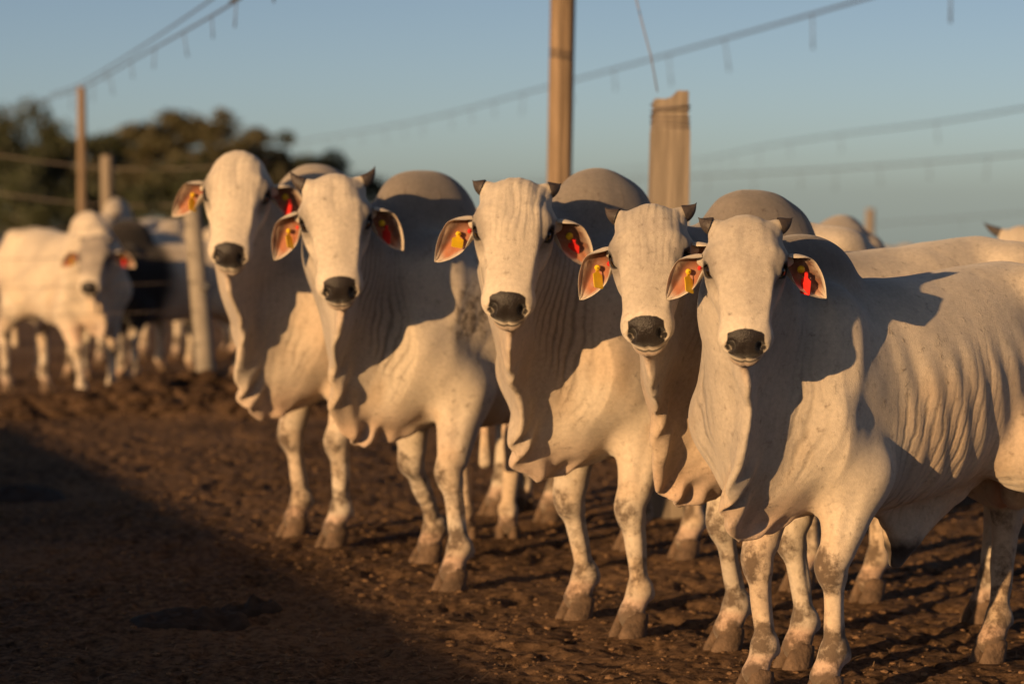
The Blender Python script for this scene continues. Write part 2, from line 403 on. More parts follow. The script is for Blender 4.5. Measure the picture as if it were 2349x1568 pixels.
        if s.scrotum:
            d = smin(d, ell(m, (-1.06, .035, .61), (.065, .055, .085)), .03)
            d = smin(d, ell(m, (-1.08, 0, .71), (.05, .045, .08)), .06)
        return d

def polygonise(f, lo, hi, h, B=8):
    """sparse surface nets of f = 0"""
    lo = np.asarray(lo, np.float64); nb = np.ceil((np.asarray(hi) - lo) / (h * B)).astype(int)
    g = np.stack(np.meshgrid(*[np.arange(n) for n in nb], indexing='ij'), -1).reshape(-1, 3)
    c = lo + (g + .5) * (h * B)
    d = f(c); keep = np.abs(d) < h * B * .87 * 1.25 + .01
    g = g[keep]
    lat = np.stack(np.meshgrid(*[np.arange(B + 1)] * 3, indexing='ij'), -1).reshape(-1, 3)
    allc, allv = [], []
    for i0 in range(0, len(g), 400):
        gg = g[i0:i0 + 400]
        idx = (gg[:, None, :] * B + lat[None]).reshape(-1, 3)
        v = f(lo + idx * h).reshape(len(gg), B + 1, B + 1, B + 1)
        corners = np.stack([v[:, dx:B + dx, dy:B + dy, dz:B + dz] for dx in (0, 1) for dy in (0, 1) for dz in (0, 1)], -1)
        neg = (corners < 0).sum(-1); act = (neg > 0) & (neg < 8)
        w = np.nonzero(act)
        allc.append(gg[w[0]] * B + np.stack(w[1:], 1)); allv.append(corners[act])
    cells = np.concatenate(allc).astype(np.int64); cv = np.concatenate(allv)
    S = 1 << 20
    key = (cells[:, 0] * S + cells[:, 1]) * S + cells[:, 2]
    order = np.argsort(key); key = key[order]; cells = cells[order]; cv = cv[order]
    co = np.array([(a, b, c) for a in (0, 1) for b in (0, 1) for c in (0, 1)], np.float64)
    acc = np.zeros((len(cells), 3)); cnt = np.zeros(len(cells))
    for i in range(8):
        for j in range(i + 1, 8):
            if np.abs(co[i] - co[j]).sum() == 1:
                a, b = cv[:, i], cv[:, j]; cr = (a < 0) != (b < 0)
                t = np.where(cr, a / np.where(a == b, 1, a - b), 0)
                acc += np.where(cr[:, None], co[i] + t[:, None] * (co[j] - co[i]), 0); cnt += cr
    verts = lo + (cells + acc / cnt[:, None]) * h
    def find(cc):
        k = (cc[:, 0] * S + cc[:, 1]) * S + cc[:, 2]
        i = np.clip(np.searchsorted(key, k), 0, len(key) - 1)
        return np.where(key[i] == k, i, -1)
    faces = []
    for ax, ci in ((0, 4), (1, 2), (2, 1)):
        a, b = cv[:, 0] < 0, cv[:, ci] < 0; cr = np.nonzero(a != b)[0]
        u, w = [(1, 2), (2, 0), (0, 1)][ax]
        c0 = cells[cr]; eu = np.zeros(3, np.int64); eu[u] = 1; ew = np.zeros(3, np.int64); ew[w] = 1
        q = np.stack([find(c0 - eu - ew), find(c0 - ew), cr, find(c0 - eu)], 1)
        fl = ~a[cr]
        q[fl] = q[fl][:, ::-1]
        faces.append(q[(q >= 0).all(1)])
    return verts, np.concatenate(faces)
def grad(f, p, e=.003):
    k = np.array([[1, -1, -1], [-1, -1, 1], [-1, 1, -1], [1, 1, 1]], np.float64)
    g = sum(k[i] * f(p + k[i] * e)[:, None] for i in range(4)) / (4 * e)
    return g


def bend(p, x0, L, phi):
    """turn the neck: arc of total angle phi (left positive) between x0 and x0 + L"""
    p = np.array(p, dtype=np.float64)
    if abs(phi) < 1e-4: return p
    w = ss(.42, .80, p[:, 2]) * np.ones(len(p))
    ph = phi * w; ph = np.where(np.abs(ph) < 1e-3, 1e-3, ph)
    Rr = L / ph
    s_ = np.clip(p[:, 0] - x0, 0, L); rest = np.maximum(p[:, 0] - x0 - L, 0); base = np.minimum(p[:, 0], x0)
    a = s_ / Rr
    x = base + (Rr - p[:, 1]) * np.sin(a) + rest * np.cos(a)
    y = Rr - (Rr - p[:, 1]) * np.cos(a) + rest * np.sin(a)
    return np.stack([x, y, p[:, 2]], 1)

def skin_detail(b, v, n, amp, mud):
    """folds of loose skin, muscles and veins as displacement along the normal"""
    x, y, z = v[:, 0], v[:, 1], v[:, 2]; a, hy, hn = b.head_coords(v)
    head = ss(-.02, .03, a + .04) * ss(-.24, -.17, hn) * ss(.36, .44, x) * ss(-.62, -.55, z - b.P[2])
    sd = b.seed * 11
    w1 = vnoise(v, 5.0, sd); w2 = vnoise(v, 11.0, sd + 3); w3 = vnoise(v * np.array([1, 1, .45]), 22.0, sd + 5)
    def ridges(ph, sharp=1.6):
        r = np.abs(np.sin(ph * math.pi)) ** sharp
        return r - .5
    # flank: near-vertical ripples
    brk = .35 + .8 * ss(-.5, .5, vnoise(v * np.array([1, 1, .35]), 9.0, sd + 31))
    wf = ss(-1.14, -.98, x) * ss(-.14, -.26, x) * ss(.50, .60, z) * ss(1.30, 1.02, z)
    xf = x + .10 * (z - .9) + .024 * w1 + .006 * w2
    d = wf * .0034 * ridges(xf / .074 + .4 * w1, 1.2) * brk * ss(-.5, .3, vnoise(v, 4.0, sd + 41))
    # neck and chest: loose hanging folds
    wn_ = ss(.17, .30, x) * (1 - head) ** 2 * ss(.50, .62, z) * ss(1.42, 1.15, z)
    xn = x + .10 * (z - 1.0) + .030 * w1 + .012 * w2 + .03 * vnoise(v, 2.2, sd + 51)
    d = d + wn_ * .0030 * ridges(xn / .082 + .4 * w1, 1.2) * brk * (.35 + .65 * ss(-.5, .3, vnoise(v, 3.5, sd + 43)))
    # shoulder: slanting creases behind the arm and over the blade
    wsx = ss(-.30, -.18, x) * ss(.12, -.02, x) * ss(.6, .75, z) * ss(1.25, 1.0, z)
    ps = (x * .85 + .52 * z + .040 * w1 + .012 * w2) / .075
    d = d + wsx * .0035 * ridges(ps, 1.0) * ss(-.2, .4, w1)
    # belly and groin wrinkles
    wb = ss(.74, .62, z) * ss(-1.0, -.8, x) * ss(-.1, -.3, x)
    d = d + wb * .0032 * ridges((x * .8 + z * .9 + .03 * w1) / .055)
    # forehead: creases running down from the poll
    wh = head * ss(.34, .20, a) * ss(-.09, -.03, hn)
    ph_ = (hy + .016 * w2 + .035 * w1 * ss(.1, .3, a)) / .034
    d = d + b.forehead * wh * .0028 * ridges(ph_, .9) * (.5 + .7 * ss(-.3, .4, w2)) * ss(.30, .12, a)
    # hollow along the middle of the forehead
    d = d - head * .009 * np.exp(-(hy / .028) ** 2) * ss(.0, .06, a) * ss(.20, .12, a)
    # cheek wrinkles
    wc = head * ss(.10, .22, a) * ss(.42, .32, a) * ss(.05, .075, np.abs(hy))
    d = d + wc * .003 * ridges((hn * .9 + a * .25 + .02 * w2) / .034)
    # tear bone and vein below the eye
    d = d + head * .004 * np.exp(-(((np.abs(hy) - .072 + .10 * (a - .3)) / .010) ** 2)) * ss(.26, .30, a) * ss(.42, .37, a)
    d = d + .006 * vnoise(v, 8.0, sd + 81) * ss(1.30, 1.42, z) * ss(-.35, -.2, x) * ss(.25, .1, x)
    # soft relief of ribs, blade and hip under the skin
    d = d + .0030 * wf * np.sin((x - .28 * (z - .9)) / .105 * 6.283 + sd) * ss(1.25, 1.05, z)
    d = d - .012 * np.exp(-(((x + .27) / .07) ** 2 + ((z - 1.0) / .22) ** 2)) - .014 * np.exp(-(((x + .92) / .09) ** 2 + ((z - 1.17) / .10) ** 2))
    d = d + .008 * np.exp(-(((x - .02 + .25 * (z - 1.05)) / .035) ** 2 + ((z - 1.05) / .20) ** 2))
    d = d + .006 * vnoise(v, 6.0, sd + 61) * ss(-.35, -.2, x) * ss(.2, .0, x) * ss(.55, .7, z) * ss(1.3, 1.1, z)
    # legs: tendon lines
    wl_ = ss(.50, .38, z)
    d = d + wl_ * .0035 * w3
    for k_, L_ in b.legs.items():
        sd_ = np.sign(y) == (1 if k_[1] == 'l' else -1); j = L_['kn'] if k_[0] == 'f' else L_['hk']; f_ = L_['fe']
        t_ = np.clip((z - f_[2]) / (j[2] - f_[2]), 0, 1); cx = f_[0] + (j[0] - f_[0]) * t_; cy = f_[1] + (j[1] - f_[1]) * t_
        an = np.arctan2(y - cy, x - cx)                      # groove between cannon bone and tendon
        d = d - sd_ * .0045 * np.exp(-((np.abs(an) - 1.9) / .35) ** 2) * ss(f_[2] + .02, f_[2] + .06, z) * ss(j[2] + .02, j[2] - .06, z)
        if k_[0] == 'f':
            e_ = L_['el']; t2 = np.clip((z - j[2]) / (e_[2] - j[2]), 0, 1); cx = j[0] + (e_[0] - j[0]) * t2; cy = j[1] + (e_[1] - j[1]) * t2; an = np.arctan2(y - cy, x - cx)
            d = d - sd_ * .006 * np.exp(-((np.abs(an) - .9) / .25) ** 2) * ss(j[2] + .06, j[2] + .12, z) * ss(e_[2] + .02, e_[2] - .08, z)
    d = d + .0035 * vnoise(v, 9.0, sd + 20) * (1 - head) + .0012 * w3
    pat = ss(-.45, .35, vnoise(v * np.array([1, 1, .5]), 5.0, sd + 47))
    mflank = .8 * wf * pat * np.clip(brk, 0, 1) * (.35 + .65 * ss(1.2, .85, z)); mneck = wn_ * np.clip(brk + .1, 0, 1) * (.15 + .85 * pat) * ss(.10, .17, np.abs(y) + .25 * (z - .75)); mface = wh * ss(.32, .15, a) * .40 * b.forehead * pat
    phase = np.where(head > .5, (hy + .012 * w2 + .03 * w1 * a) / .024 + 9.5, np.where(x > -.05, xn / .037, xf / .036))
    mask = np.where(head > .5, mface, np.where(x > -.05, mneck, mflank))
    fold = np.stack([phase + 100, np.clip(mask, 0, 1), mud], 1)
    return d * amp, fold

def coat(b, v, n, c):
    """base colour of the hide per vertex; alpha 1 = dry, 0 = wet"""
    x, y, z = v[:, 0], v[:, 1], v[:, 2]; a, hy, hn = b.head_coords(v); ay = np.abs(hy); sd = b.seed * 7 + 2
    pale = np.array(c.get('pale', (.56, .490, .395))); grey = np.array(c.get('grey', (.245, .215, .190)))
    head = ss(-.05, .0, a) * ss(-.24, -.17, hn) * ss(.40, .46, x) * ss(-.62, -.55, z - b.P[2])
    n1 = fbm(v, 3.0, sd, 3); n2 = fbm(v, 14.0, sd + 5, 4); n3 = fbm(v, 40.0, sd + 9, 3)
    g = c.get('hump', .75) * ss(1.14, 1.42, z + .10 * n1) * ss(-.55, -.12, x) * (1 - head)
    g = np.maximum(g, c.get('neck', .35) * ss(.05, .30, x) * ss(.55, .9, z) * (1 - head) * (.7 + .5 * n1))
    g = np.maximum(g, c.get('face', .25) * head * (.8 + .7 * n2) * ss(.46, .30, a))
    g = np.maximum(g, c.get('body', .10) * (.7 + 1.6 * n1))
    g = np.clip(g + .06 * n2, 0, 1)[:, None]
    gh = ss(1.22, 1.44, z + .06 * n1)[:, None] * ss(-.45, -.15, x)[:, None] * (1 - head)[:, None] * c.get('hump', .75)
    col = pale * (1 - g) + grey * (1 - .28 * gh) * g
    def mix(col, rgb, m): m = np.clip(m, 0, 1)[:, None]; return col * (1 - m) + np.array(rgb) * m
    dark = c.get('dark', 0.0)
    de_ = np.sqrt(((a - .19) / 1.3) ** 2 + ((ay - .115) / 1.2) ** 2 + (hn + .06) ** 2)
    col = mix(col, grey * .65, head * .75 * ss(.085, .030, de_ + .012 * n2))
    col = mix(col, grey, head * .45 * c.get('face', .25) * np.exp(-((hy - .012) / .026) ** 2) * ss(.02, .10, a) * ss(.42, .30, a))
    col = mix(col, (.50, .33, .19), .40 * ss(-.1, .35, fbm(v, 2.4, sd + 90, 3)) * ss(1.25, .85, z) * (1 - head))
    # pinkish skin: dewlap edge, brisket, groin
    col = mix(col, (.60, .40, .30), .42 * ss(.72, .56, z) * ss(.0, .15, x) * ss(.46, .52, z))
    col = mix(col, (.55, .38, .28), .40 * ss(.80, .62, z) * ss(-.60, -.85, x) * ss(.20, .12, np.abs(y)) * ss(.5, .56, z))
    if b.scrotum: col = mix(col, (.33, .115, .06), ss(.09, .06, np.sqrt(((x + 1.06) / .9) ** 2 + (y / .95) ** 2 + ((z - .60) / 1.25) ** 2)))
    if b.sheath: col = mix(col, (.03, .022, .018), ss(.50, .44, z + .02 * n3) * ss(-.58, -.52, x) * ss(-.36, -.42, x) * ss(.10, .06, np.abs(y)))
    # yellowish staining and dust
    col = col * (1 + .10 * n2[:, None] + .06 * n3[:, None])
    col = mix(col, grey, .30 * ss(.0, .45, fbm(v, 4.2, sd + 33, 3)) * (1 - head))
    col = mix(col, (.40, .27, .15), .38 * ss(.12, .50, n1 + .35 * n2) * ss(1.15, .7, z))
    # mud: knees, hocks, fetlocks, pasterns, splashes
    mud = .10 * ss(.75, .30, z) + .04
    for k, L in b.legs.items():
        side = np.sign(y) == (1 if k[1] == 'l' else -1)
        j = L['kn'] if k[0] == 'f' else L['hk']
        dk = np.sqrt(((x - j[0] - .035) / .065) ** 2 + ((y - j[1] - .012 * n1) / .055) ** 2 + ((z - j[2] + .01) / .075) ** 2)
        mud = np.maximum(mud, side * .92 * ss(1.45, .25, dk + .45 * n1))
        f = L['fe']; df = np.sqrt(((x - f[0] - .02) / .075) ** 2 + ((y - f[1]) / .065) ** 2 + ((z - f[2] - .025) / .070) ** 2)
        mud = np.maximum(mud, side * .85 * ss(1.30, .2, df + .8 * n1 + .5 * n2))
    col = mix(col, (.52, .33, .24), .55 * ss(.145, .11, z + .015 * n2) * ss(.05, .085, z))
    mud = np.maximum(mud, ss(.135, .060, z + .03 * n2)); mud = np.maximum(mud, .62 * ss(-.1, .5, n1) * ss(.58, .30, z))
    mud = np.maximum(mud, .45 * ss(.25, .6, fbm(v, 5.0, sd + 70, 3)) * ss(1.1, .8, z) * ss(-.5, -.9, x))
    spl = c.get('splash')
    if spl:
        ds = np.sqrt(((x - spl[0]) / spl[2]) ** 2 + ((z - spl[1]) / spl[3]) ** 2) + 2 * (y < 0)
        mud = np.maximum(mud, .62 * ss(1.3, .3, ds + .5 * n2))
    # face: eye rim, nose pad, lips
    col = mix(col, np.array(pale) * 1.05, head * .7 * ss(.36, .43, a + .02 * n2))
    chin = head * ss(-.112, -.118, hn) * ss(.47, .50, a)
    col = mix(col, (.30, .20, .15), .6 * chin)
    if dark: col = mix(col, (.014, .012, .012), dark * ss(-.45, -.25, x + .10 * n1) * ss(.42, .60, z + .05 * n2))
    b.hcol = np.stack([a, hy, hn, head], 1)
    return np.clip(col, 0, .9), np.clip(mud * (1 - head * .8), 0, 1)

def ear_mesh(b, sy, c, T, droop=.30, fwd=0.0, size=1.0):
    root = b.hd(.126, -.120, .120 * sy)
    e1 = np.array([-.18 + fwd, sy * .95, -droop]); e1 /= np.linalg.norm(e1)
    f0 = np.array([1.0, sy * (.20 - fwd), -.05]); e3 = f0 - e1 * (f0 @ e1); e3 /= np.linalg.norm(e3)
    e2 = np.cross(e1, e3) * sy
    if e2[2] < 0: e2 = -e2
    nu, nv = 26, 23
    L = .238 * size; V = np.zeros((nu, nv, 3)); Uu, Vv = np.meshgrid(np.linspace(0, 1, nu), np.linspace(-1, 1, nv), indexing='ij')
    w = (.030 + .043 * np.sin(np.pi * np.clip(Uu, 0, 1) ** .72 * .5)) * np.clip(1 - np.clip((Uu - .42) / .58, 0, 1) ** 1.8, 0, 1) ** .80 * size
    al = 2.5 - 1.30 * ss(0, .65, Uu)
    low = np.where(Vv < 0, 1.0 + .10 * np.sin(np.pi * Uu), 1.0 + .12 * np.sin(np.pi * Uu))
    cx = w * np.sin(al * Vv) * low
    cz = -w * np.cos(al * Vv) * 1.05 + w * .40
    ripple = .003 * np.sin(Vv * 9 + Uu * 6) * ss(.2, .6, Uu)
    P_ = root + (L * Uu)[..., None] * e1 + (cx - .060 * Uu ** 2.2 * size)[..., None] * e2 + (cz + ripple)[..., None] * e3
    du = np.gradient(P_, axis=0); dv = np.gradient(P_, axis=1); nn = np.cross(du, dv); nn /= np.linalg.norm(nn, axis=2, keepdims=True) + 1e-9
    # nn towards the opening
    sgn = np.sign((nn[nu // 3, nv // 2] @ e3)); nn *= sgn
    th = .0045 * np.sqrt(np.clip(1 - np.abs(Vv) ** 6, .05, 1))
    inner = P_ + nn * th[..., None] * .5; outer = P_ - nn * th[..., None] * .5
    Vt = np.concatenate([inner.reshape(-1, 3), outer.reshape(-1, 3)])
    i = np.arange(nu * nv).reshape(nu, nv); o = i + nu * nv
    q = np.stack([i[:-1, :-1], i[1:, :-1], i[1:, 1:], i[:-1, 1:]], -1).reshape(-1, 4)
    qo = np.stack([o[:-1, :-1], o[:-1, 1:], o[1:, 1:], o[1:, :-1]], -1).reshape(-1, 4)
    if sgn < 0: q, qo = q[:, ::-1], qo[:, ::-1]
    rim = []
    for e in (0, nv - 1): rim.append(np.stack([i[:-1, e], i[1:, e], o[1:, e], o[:-1, e]], -1))
    rim.append(np.stack([i[-1, :-1], i[-1, 1:], o[-1, 1:], o[-1, :-1]], -1))
    F = np.concatenate([q, qo] + rim)
    pale = np.array(c.get('pale', (.56, .490, .395))) * .92
    n2 = fbm(P_.reshape(-1, 3), 60.0, b.seed, 3)
    edge = ss(.55, .98, np.abs(Vv)).ravel() + ss(.75, 1, Uu).ravel(); edge = np.clip(edge + .3 * n2, 0, 1)[:, None]
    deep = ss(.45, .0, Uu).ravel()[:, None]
    n4 = fbm(P_.reshape(-1, 3), 170.0, b.seed + 3, 2)
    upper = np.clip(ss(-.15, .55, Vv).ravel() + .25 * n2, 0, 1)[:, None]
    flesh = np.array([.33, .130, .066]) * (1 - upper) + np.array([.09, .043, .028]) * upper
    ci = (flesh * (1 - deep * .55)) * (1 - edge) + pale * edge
    hair = (ss(.30, .70, Vv) * ss(.90, .45, Uu)).ravel()[:, None] * np.clip(.55 + 1.4 * n4[:, None], 0, 1)
    ci = ci * (1 - hair * .8) + np.array([.40, .29, .21]) * hair * .8
    co = np.repeat(pale[None], nu * nv, 0) * (1 + .1 * n2[:, None])
    me = mesh_np('ear', T(Vt), F); set_col(me, 'col', np.concatenate([ci, co]))
    me.materials.append(M['ear'])
    spot = inner[int(nu * .46), nv // 2] + e3 * .008 + np.array([0, 0, .008])
    return me, spot, (e1, e2, e3)

def horn_mesh(b, sy, T, ln=.075, up=.6):
    r0 = b.hd(.012, -.080, .105 * sy); r0 = np.asarray(r0, float)
    d0 = np.array([-.12, sy * 1.0, .35]); d0 /= np.linalg.norm(d0)
    V = []; F = []; nr, ns = 9, 12
    p = r0.copy(); dr = d0.copy(); s1 = np.cross(d0, [0, 0, 1.0]); s1 /= np.linalg.norm(s1)
    for k in range(nr):
        t = k / (nr - 1); rad = .0245 * (1 - t ** 1.5) + .0030
        s2 = np.cross(dr, s1); s2 /= np.linalg.norm(s2)
        for j in range(ns):
            an = 2 * math.pi * j / ns; V.append(p + s1 * math.cos(an) * rad + s2 * math.sin(an) * rad)
        dr = dr + np.array([0, -sy * .05, up * .10]); dr /= np.linalg.norm(dr); p = p + dr * (ln + .008) / (nr - 1)
    V.append(p + dr * .002)
    for k in range(nr - 1):
        for j in range(ns): F.append((k * ns + j, k * ns + (j + 1) % ns, (k + 1) * ns + (j + 1) % ns, (k + 1) * ns + j))
    for j in range(ns): F.append(((nr - 1) * ns + j, (nr - 1) * ns + (j + 1) % ns, nr * ns, nr * ns))
    me = bpy.data.meshes.new('horn'); me.from_pydata(T(np.array(V)).tolist(), [], [f if f[2] != f[3] else f[:3] for f in F]); me.shade_smooth()
    me.materials.append(M['horn']); return me

def eye_mesh(b, sy, T):
    c = b.hd(.191, -.062, .1005 * sy)
    bm = bmesh.new(); bmesh.ops.create_uvsphere(bm, u_segments=20, v_segments=14, radius=1)
    for v in bm.verts: v.co = Vector((c[0] + v.co.x * .0205, c[1] + v.co.y * .0195, c[2] + v.co.z * .0205))
    me = bpy.data.meshes.new('eye'); bm.to_mesh(me); bm.free()
    co = np.array([v.co[:] for v in me.vertices]); co = T(co)
    me.vertices.foreach_set('co', co.astype(np.float32).ravel()); me.shade_smooth(); me.materials.append(M['eye']); return me

def lid_mesh(b, sy, T):
    """upper eyelid with lashes: a dark crescent over the eye"""
    c = b.hd(.191, -.062, .1005 * sy).astype(float); A, Nn = b.A.astype(float), b.Nn.astype(float)
    V, F = [], []
    ns, nr = 14, 5
    for i in range(ns):
        u = -1 + 2 * i / (ns - 1)
        for j in range(nr):
            el = R(28 + 46 * j / (nr - 1))             # from the lid edge to the brow
            az = R(62 * u)
            rr = .0252 + .004 * (j / (nr - 1)) + (.004 if j == 0 else 0)
            dirv = (np.array([0, sy * 1.0, 0]) * math.cos(az) + Nn * math.sin(az)) * math.cos(el) - A * math.sin(el)
            V.append(c + dirv * rr)
    for i in range(ns - 1):
        for j in range(nr - 1): F.append((i * nr + j, (i + 1) * nr + j, (i + 1) * nr + j + 1, i * nr + j + 1))
    for k in range(13):                                 # lashes
        u = -0.9 + 1.8 * k / 12; az = R(62 * u)
        o = (np.array([0, sy * 1.0, 0]) * math.cos(az) + Nn * math.sin(az))
        r = c + (o * math.cos(R(28)) - A * math.sin(R(28))) * .0285
        tip = r + o * .017 + A * .010; side = A * 0 + np.cross(o, A) * .0011
        i0 = len(V); V += [r - side, r + side, tip]; F.append((i0, i0 + 1, i0 + 2))
    me = bpy.data.meshes.new('eyelid'); me.from_pydata(T(np.array(V)).tolist(), [], F); me.shade_smooth(); me.materials.append(M['horn']); return me

def hoof_mesh(L, rz):
    V, F = [], []; ns = 14
    prof = [(.088, .036, .0235, .000), (.072, .042, .0270, .006), (.038, .050, .0290, .021), (.004, .058, .0315, .034), (-.012, .056, .030, .034)]
    cr, sr = math.cos(rz), math.sin(rz)
    for s in (-1, 1):
        i0 = len(V)
        for (z, rl, rw, sh) in prof:
            for j in range(ns):
                an = 2 * math.pi * j / ns; cx, sx = math.cos(an), math.sin(an)
                px = sh + rl * cx; py = s * .0305 + rw * sx * (1 - .28 * max(0, cx)) - s * .008 * max(0, cx) ** 2
                zz = z - (.020 * (1 - cx) * .5 if z > .02 else 0)
                V.append((L['co'][0] - .012 + px * cr - py * sr, L['co'][1] + px * sr + py * cr, zz))
        for k in range(len(prof) - 1):
            for j in range(ns): F.append((i0 + k * ns + j, i0 + k * ns + (j + 1) % ns, i0 + (k + 1) * ns + (j + 1) % ns, i0 + (k + 1) * ns + j)[::-1])
        F.append(tuple(i0 + j for j in range(ns)))
        F.append(tuple(i0 + (len(prof) - 1) * ns + j for j in range(ns))[::-1])
    me = bpy.data.meshes.new('hoof'); me.from_pydata(V, [], F); me.shade_smooth(); me.materials.append(M['hoof']); return me

def tag_mesh(spot, ax, T, yaw, lean, ln=.068, wd=.038, mat='tag_yellow'):
    """plastic flag tag hanging from the ear: narrow neck, wide body, stepped shoulders"""
    out = [(-.16, 0), (.16, 0), (.18, .22), (.5, .34), (.5, .94), (.42, 1.0), (-.42, 1.0), (-.5, .94), (-.5, .34), (-.18, .22)]
    V, F = [], []; n = len(out)
    for s in (-1, 1):
        for (u, t) in out: V.append((u * wd, s * .0011 + .006 * t * t, -t * ln + .006))
    F.append(tuple(range(n))[::-1]); F.append(tuple(range(n, 2 * n)))
    for i in range(n): F.append((i, (i + 1) % n, n + (i + 1) % n, n + i))
    m = Matrix.Rotation(lean, 3, 'X') @ Matrix.Rotation(yaw, 3, 'Z')
    lr = Matrix.Rotation(lean * 1.2, 3, 'Y')
    Vt = np.array([(lr @ (Matrix.Rotation(yaw, 3, 'Z') @ Vector((v[1], v[0], v[2]))))[:] for v in V]) + spot + np.array([.008, 0, 0])
    me = bpy.data.meshes.new('ear_tag'); me.from_pydata(T(Vt).tolist(), [], F); me.materials.append(M[mat]); return me
def stud_mesh(spot, T, mat, r=.011):
    V, F = [], []; ns = 12
    for k, (xx, rr) in enumerate(((-.004, r), (.010, r), (.013, r * .7), (.0135, r * .35), (.020, r * .3))):
        for j in range(ns):
            an = 2 * math.pi * j / ns; V.append((xx, rr * math.cos(an), rr * math.sin(an)))
    for k in range(4):
        for j in range(ns): F.append((k * ns + j, k * ns + (j + 1) % ns, (k + 1) * ns + (j + 1) % ns, (k + 1) * ns + j))
    F.append(tuple(range(4 * ns, 5 * ns)))
    me = bpy.data.meshes.new('stud'); me.from_pydata(T(np.array(V) + spot).tolist(), [], F); me.shade_smooth(); me.materials.append(M[mat]); return me

FEET = []        # world ground points where hooves stand, used to press the ground flat
def make_bull(label, loc, theta, scale, colour, bendp, voxel=.009, horn=(.075, .6), ears=((.30, 0), (.30, 0)), ear_size=.80, head_roll=0.0, head_yaw=0.0,
              tags=True, feet_px=None, group=None, amp=1.0, name='humped_bull', tag_cfg=None, **kw):
    rz = math.atan2(-math.cos(R(theta)), -math.sin(R(theta)))
    root = empty(name, loc, rz); root.scale = (scale,) * 3
    tag(root, label, 'bull', group)
    feet = kw.pop('feet', {}) or {}
    if feet_px:
        inv = Matrix.Rotation(-rz, 3, 'Z')
        for k, px in feet_px.items():
            g = inv @ ((G(*px) - Vector(loc)) / scale); feet[k] = (g.x, g.y)
    b = Bull(feet=feet, horned=bool(horn), **kw)
    v, f = polygonise(b.sdf, (-1.62, -.52, .03), (1.05, .52, 1.82), voxel)
    for _ in range(2):
        g = grad(b.sdf, v); v = v - b.sdf(v)[:, None] * g / (g * g).sum(1, keepdims=True).clip(.15)
    g = grad(b.sdf, v); nrm = g / (np.linalg.norm(g, axis=1, keepdims=True) + 1e-9)
    col, mud = coat(b, v, nrm, colour)
    b.forehead = colour.get('creases', 1.0)
    dsp, fold = skin_detail(b, v, nrm, amp, mud); v = v + nrm * dsp[:, None]
    x0, L, phi = bendp[0], bendp[1], R(bendp[2])
    piv = b.hd(.12, -.16).astype(float)
    cr, sr = math.cos(R(head_roll)), math.sin(R(head_roll))
    def T(p, w=None):
        p = np.array(p, dtype=np.float64)
        if head_roll or head_yaw:
            if w is None: w = np.ones(len(p))
            q = p - piv; an = R(head_roll) * w; ay_ = R(head_yaw) * w
            y2 = q[:, 1] * np.cos(an) - q[:, 2] * np.sin(an); z2 = q[:, 1] * np.sin(an) + q[:, 2] * np.cos(an)
            x3 = q[:, 0] * np.cos(ay_) - y2 * np.sin(ay_); y3 = q[:, 0] * np.sin(ay_) + y2 * np.cos(ay_)
            p = np.stack([x3, y3, z2], 1) + piv
        return bend(p, x0, L, phi)
    a, hy, hn = b.head_coords(v)
    hw = ss(.22, .45, v[:, 0] + .0) * ss(.9, 1.1, v[:, 2])
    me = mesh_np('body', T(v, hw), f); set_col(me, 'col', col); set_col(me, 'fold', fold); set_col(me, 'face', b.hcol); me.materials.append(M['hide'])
    link('body', me, root)
    for k, L_ in b.legs.items():
        link('hoof', hoof_mesh(L_, (L_['toe'][1] * .25)), root)
        w = Matrix.Rotation(rz, 3, 'Z') @ Vector((L_['co'][0] * scale, L_['co'][1] * scale, 0)) + Vector(loc)
        FEET.append((w.x, w.y))
    spots = {}
    for sy, (dr, fw) in zip((-1, 1), ears):
        em, spot, ax = ear_mesh(b, sy, colour, T, dr + .14, fw, ear_size * b.hs)
        eo = link('ear', em, root); spots[sy] = (spot, ax)
        if horn: link('horn', horn_mesh(b, sy, T, *horn), root)
        ey = link('eye', eye_mesh(b, sy, T), root); link('eyelid', lid_mesh(b, sy, T), ey)
    if tags:
        tc = {'y_yaw': .9, 'y_lean': -.25, 'r_yaw': -.7, 'r_lean': .25}; tc.update(tag_cfg or {})
        sp, ax = spots[-1]
        ty = link('ear_tag', tag_mesh(sp + np.array([.012, .004, -.006]), ax, T, tc['y_yaw'], tc['y_lean'], mat='tag_yellow'), root)
        ty['label'] = 'yellow plastic ear tag'
        link('stud', stud_mesh(sp + np.array([.014, .004, 0.0]), T, 'tag_yellow', .009), ty)
        link('stud', stud_mesh(sp + np.array([-.006, .040, .010]), T, 'tag_red', .008), ty)
        sp, ax = spots[1]
        tr = link('ear_tag', tag_mesh(sp + np.array([.016, .006, -.012]), ax, T, tc['r_yaw'], tc['r_lean'], mat='tag_red'), root)
        tr['label'] = 'red plastic ear tag'
        link('stud', stud_mesh(sp + np.array([.002, -.010, .004]), T, 'tag_yellow', .012), tr)
        link('stud', stud_mesh(sp + np.array([.001, .006, -.010]), T, 'tag_red', .007), tr)
    return root, b

